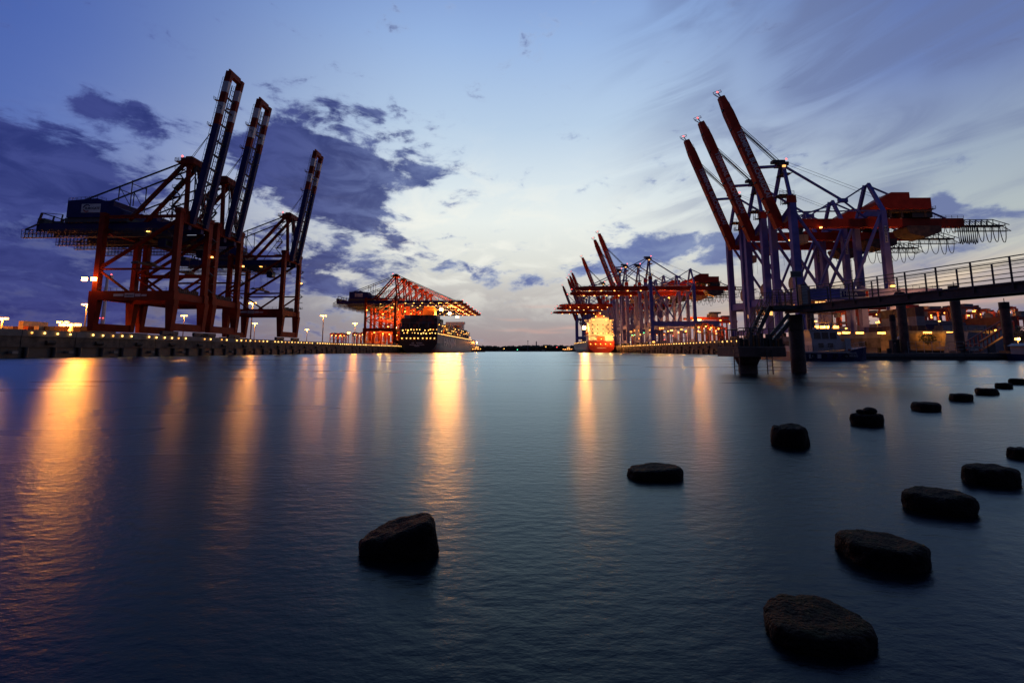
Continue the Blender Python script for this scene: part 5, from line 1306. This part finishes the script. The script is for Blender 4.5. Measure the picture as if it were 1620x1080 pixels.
# stairs
PZ = 1.82
s1 = Vector((lx0, 32.2, GZ)); s0 = Vector((on_y(1186, 540, 32).x, 32.2, PZ))
stt = thing('steel_stairs', 'steep steel stairs leading down to the landing stage', 'stairs', (0, 0, 0))
nst = 12
for k in range(nst):
    q_ = s1.lerp(s0, (k + .7) / nst); box('tread', q_.x - .15, q_.x + .15, q_.y - .45, q_.y + .45, q_.z - .03, q_.z + .02, MT['plank'], stt)
for y in (-.48, .48):
    off = Vector((0, y, 0)); bar('stringer', s1 + off, s0 + off, .05, MT['dsteel'], stt, .26)
    for k in range(5):
        q_ = s1.lerp(s0, (k + .3) / 5) + off; tube('railing_post', q_, q_ + Vector((0, 0, 1.0)), .022, MT['dsteel'], stt, 6)
    for z in (.5, 1.0): tube('handrail', s1 + off + Vector((0, 0, z)), s0 + off + Vector((0, 0, z)), .022, MT['dsteel'], stt, 6)
# second flight turning back towards the post
s2a = Vector((on_y(1203, 520, 31.4).x, 31.2, 2.9)); s2b = Vector((on_y(1246, 505, 31.4).x, 31.2, GZ - .6))
bar('stringer', s2a + Vector((0, 0, -1.0)), s2b, .1, MT['dsteel'], stt, .22)
for k in range(5):
    q_ = (s2a + Vector((0, 0, -1.0))).lerp(s2b, k / 4.5); tube('railing_post', q_, q_ + Vector((0, 0, .9)), .02, MT['dsteel'], stt, 6)
tube('handrail', s2a + Vector((0, 0, -.1)), s2b + Vector((0, 0, .9)), .02, MT['dsteel'], stt, 6)
# landing stage
px0, px1 = on_y(1155, 556, 31).x, on_y(1228, 556, 31).x
stg = thing('landing_stage', 'dark landing stage on a flared pedestal at the foot of stairs', 'landing stage', (0, 0, 0))
MB().box(px0, px1, 29.9, 32.9, 1.12, 1.72).build('slab', MT['rust'], stg)
for k in range(8): box('plank', px0 + (px1 - px0) * k / 8 + .01, px0 + (px1 - px0) * (k + 1) / 8 - .01, 29.95, 32.85, 1.72, 1.80, MT['plank'], stg)
pc = on_y(1184, 575, 31.3).x
MB().tube((pc, 31.4, -2.5), (pc, 31.4, .55), .60, 20).tube((pc, 31.4, .55), (pc, 31.4, 1.12), .60, 20, .86).build('pedestal', MT['rust'], stg, True)
for lxp in (1166, 1218):
    xx = on_y(lxp, 575, 29.8).x; ladr = MB(); 
    for dx in (-.17, .17): ladr.bar((xx + dx, 29.80, -.6), (xx + dx, 29.80, 1.6), .05)
    for k in range(7): ladr.bar((xx - .17, 29.80, -.3 + .28 * k), (xx + .17, 29.80, -.3 + .28 * k), .03)
    ladr.build('ladder', MT['dsteel'], stg)
for y in (29.98, 32.8):
    xs = [px0 + .05 + .42 * k for k in range(8)]
    for x in xs: tube('railing_post', (x, y, 1.8), (x, y, 2.95), .026, MT['dsteel'], stg, 6)
    for z in (2.35,): tube('railing_bar', (px0 + .05, y, z), (px1 - .1, y, z), .018, MT['dsteel'], stg, 6)
    MB().path([(px0 + .05, y, 1.8), (px0 + .05, y, 2.85), (px0 + .18, y, 3.0), (px0 + 1.4, y, 3.0), (px0 + 1.55, y, 2.85), (px0 + 1.55, y, 1.8)], .03, 8).build('gate_hoop', MT['dsteel'], stg)
    tube('railing_bar', (px0 + 1.55, y, 2.95), (px1 - .1, y, 2.95), .026, MT['dsteel'], stg, 6)
for x in (px0 + .05,):
    for k in range(4): tube('railing_post', (x, 30.7 + .55 * k, 1.8), (x, 30.7 + .55 * k, 2.95), .026, MT['dsteel'], stg, 6)
    tube('railing_bar', (x, 29.98, 2.95), (x, 32.8, 2.95), .026, MT['dsteel'], stg, 6)
mb = MB()
for k in range(9):
    xx = px0 + .5 + .33 * k; mb.box(xx, xx + .22, 30.6, 31.0, 1.8, 2.2 + .5 * random.random())
mb.build('mooring_gear', MT['black'], stg)
box('sign', px0 + .78, px0 + .96, 29.90, 29.95, 1.85, 3.02, MT['dsteel'], stg)
bar('brace', Vector((rp.x - .35, 32.3, 3.6)), Vector((px1 - .05, 32.3, 1.5)), .2, MT['dsteel'], stg, .28)

# ------------------------------------------------------------------ stone stumps standing in the water
def stone(px, pyt, pyb, wpx, label, seed, shape='slab', lean=0.0, depth=.85):
    fr = on_z(px, pyb); Yf = fr.y
    ee = 2.2; pp_ = ee / (ee - 1); tn = abs(fr.x / Yf)
    fac = (1 + (depth * tn) ** pp_) ** (1 / pp_)
    Wm = wpx / FPX * (Yf * CP - CAM_Z * SP) * 1.04
    Wm = Wm / fac * (1 + Wm * depth * .5 / Yf)
    dpt = Wm * depth
    yb = Yf + dpt * .93
    # height from the sight line to the back edge of the top
    top_ = on_y(px, pyt, yb); H = max(.09, top_.z * .92)
    rnd = random.Random(seed); n, rings = 72, 22
    vs = []; fs = []
    ph = [rnd.uniform(0, 6.28) for _ in range(4)]
    def radius(t):
        e = ee
        c, s = abs(math.cos(t)), abs(math.sin(t)); r_ = (c ** e + s ** e) ** (-1 / e)
        return r_ * (1 + .05 * math.sin(2 * t + ph[0]) + .035 * math.sin(3 * t + ph[1]) + .02 * math.sin(5 * t + ph[2]))
    prof = [(.94, -.35), (.97, -.1), (1.0, .12), (1.0, .35), (.99, .55), (.97, .72), (.94, .85), (.88, .94), (.80, .99)] + [(.74 - .068 * k, 1.0 + .02 * math.sin(k)) for k in range(11)]
    for (k, hz) in prof:
        for i in range(n):
            t = 2 * math.pi * i / n; r_ = radius(t) * k
            x, y = r_ * math.cos(t) * Wm / 2, r_ * math.sin(t) * dpt / 2
            z = hz * H
            if hz > 0: z *= 1 + lean * x / (Wm / 2) * min(1, hz)
            q_ = Vector((x / Wm, y / Wm, z / Wm)) * 5 + Vector((seed * 3.1, 0, 0))
            vo = mnoise.voronoi(q_ * .62 + Vector((1.7, 3.3, seed)))[0]
            nz = mnoise.fractal(q_ * 1.3, .8, 2.1, 6) - 1.5 * (vo[0] - .35) + .8 * min(.25, vo[1] - vo[0]); n2 = mnoise.noise(q_ * .55)
            f_ = (1 + .05 * nz + .06 * n2 - .05 * max(0, .12 - abs(mnoise.noise(q_ * .8 + Vector((5, 2, 1))))) / .12); x *= f_; y *= f_
            if hz > .8: z += H * (.05 * nz + .07 * n2)
            vs.append((x, y, z))
    nr = len(prof)
    for j in range(nr - 1):
        for i in range(n): fs.append((j * n + i, j * n + (i + 1) % n, (j + 1) * n + (i + 1) % n, (j + 1) * n + i))
    vs.append((0, 0, H)); c_ = len(vs) - 1
    fs += [((nr - 1) * n + i, (nr - 1) * n + (i + 1) % n, c_) for i in range(n)]
    me = bpy.data.meshes.new('stone_stump'); me.from_pydata(vs, [], fs); me.update(); me.materials.append(MT['stone_top']); me.shade_smooth()
    ob = put('stone_stump', me, None, (fr.x + (dpt * .5) * (fr.x / Yf), Yf + dpt * .5, 0)); ob.rotation_euler.z = math.atan2(fr.x, Yf) * .28
    return tag(ob, label, 'stone'), Wm, H
# stone with moss on faces that look up
m = MT['stone'].copy(); m.name = 'wet_mossy_stone'; nt = m.node_tree; b = nt.nodes['Principled BSDF']
src = b.inputs['Base Color'].links[0].from_socket
gm = nt.nodes.new('ShaderNodeNewGeometry'); sp_ = nt.nodes.new('ShaderNodeSeparateXYZ'); nt.links.new(gm.outputs['Normal'], sp_.inputs[0])
nz = nt.nodes.new('ShaderNodeTexNoise'); nz.inputs['Scale'].default_value = 9; nz.inputs['Detail'].default_value = 6
tcn = nt.nodes.new('ShaderNodeTexCoord'); nt.links.new(tcn.outputs['Object'], nz.inputs['Vector'])
mu = nt.nodes.new('ShaderNodeMath'); mu.operation = 'MULTIPLY'; nt.links.new(sp_.outputs[2], mu.inputs[0]); nt.links.new(nz.outputs['Fac'], mu.inputs[1])
mr = nt.nodes.new('ShaderNodeMapRange'); mr.interpolation_type = 'SMOOTHSTEP'; mr.inputs['From Min'].default_value = .46; mr.inputs['From Max'].default_value = .62; nt.links.new(mu.outputs[0], mr.inputs['Value'])
mx = nt.nodes.new('ShaderNodeMix'); mx.data_type = 'RGBA'; nt.links.new(mr.outputs[0], mx.inputs[0]); nt.links.new(src, mx.inputs[6]); mx.inputs[7].default_value = (.009, .013, .003, 1); nt.links.new(mx.outputs[2], b.inputs['Base Color'])
MT['stone_top'] = m
stones = [(1295, 938, 1046, 176, 'biggest flat-topped stone, lowest in the picture', .0, .9), (1399, 832, 908, 144, 'flat oval stone just beyond the biggest one', -.05, .85),
          (1485, 765, 818, 116, 'broad stone with a notched top edge, third from the biggest', .0, .8), (1569, 729, 770, 96, 'long stone with a small upright shard at one end', .0, .7),
          (1612, 705, 726, 40, 'stone cut off by the frame edge beyond the one with the shard', 0, .8), (631, 812, 890, 126, 'lone wedge-shaped mossy stone in the orange glitter', .5, .75),
          (1036, 730, 762, 84, 'low slanting stone standing alone in the open water', .12, .7), (1251, 668, 708, 62, 'blocky square stone before the landing stage', .02, .9),
          (1372, 650, 674, 54, 'stone with two loose rocks lying on top', 0, .8), (1466, 634, 651, 51, 'low stone just after the one with loose rocks', 0, .8),
          (1521, 621, 635, 40, 'low flat stone, third from the end of the receding row', 0, .8), (1561, 612.5, 625, 39, 'flat stone second from last in the receding row', 0, .8),
          (1589, 604.5, 615, 31, 'small stone touching the last one of the receding row', 0, .8), (1610, 597.5, 608.5, 27, 'last tiny stone of the receding row at the frame edge', 0, .8)]
for i, (px, a, b_, w_, lb, ln, dp) in enumerate(stones):
    s_o, Wm, Hm = stone(px, a, b_, w_, lb, 3 + i * 7, lean=ln, depth=dp)
    s_o['group'] = 'old stone stumps standing in the water'
    if i == 3:
        mb = MB().taper((-Wm * .5, 0, -.1), .035, .05, (-Wm * .52, 0, Hm * .95), .02, .03); t_ = mb.build('shard', MT['stone_top'], s_o)
    if i == 8:
        for k, (dx, r_) in enumerate(((-.2, .13), (.12, .19))):
            rk = MB().ball((0, 0, 0), Wm * r_, 10, 7, Wm * r_ * .62)
            rk.v = [tuple(Vector(v) * (1 + .25 * mnoise.noise(Vector(v) * 6 + Vector((k * 9, 0, 0))))) for v in rk.v]
            ro = rk.build('loose_rock', MT['stone_top'], None, True); ro.location = s_o.location + Vector((Wm * dx, 0, Hm + Wm * r_ * .45))
            tag(ro, ('smaller loose rock lying on the stone stump', 'larger loose rock lying on the stone stump')[k], 'rock')
bpy.context.view_layer.update()

bpy.context.view_layer.update()
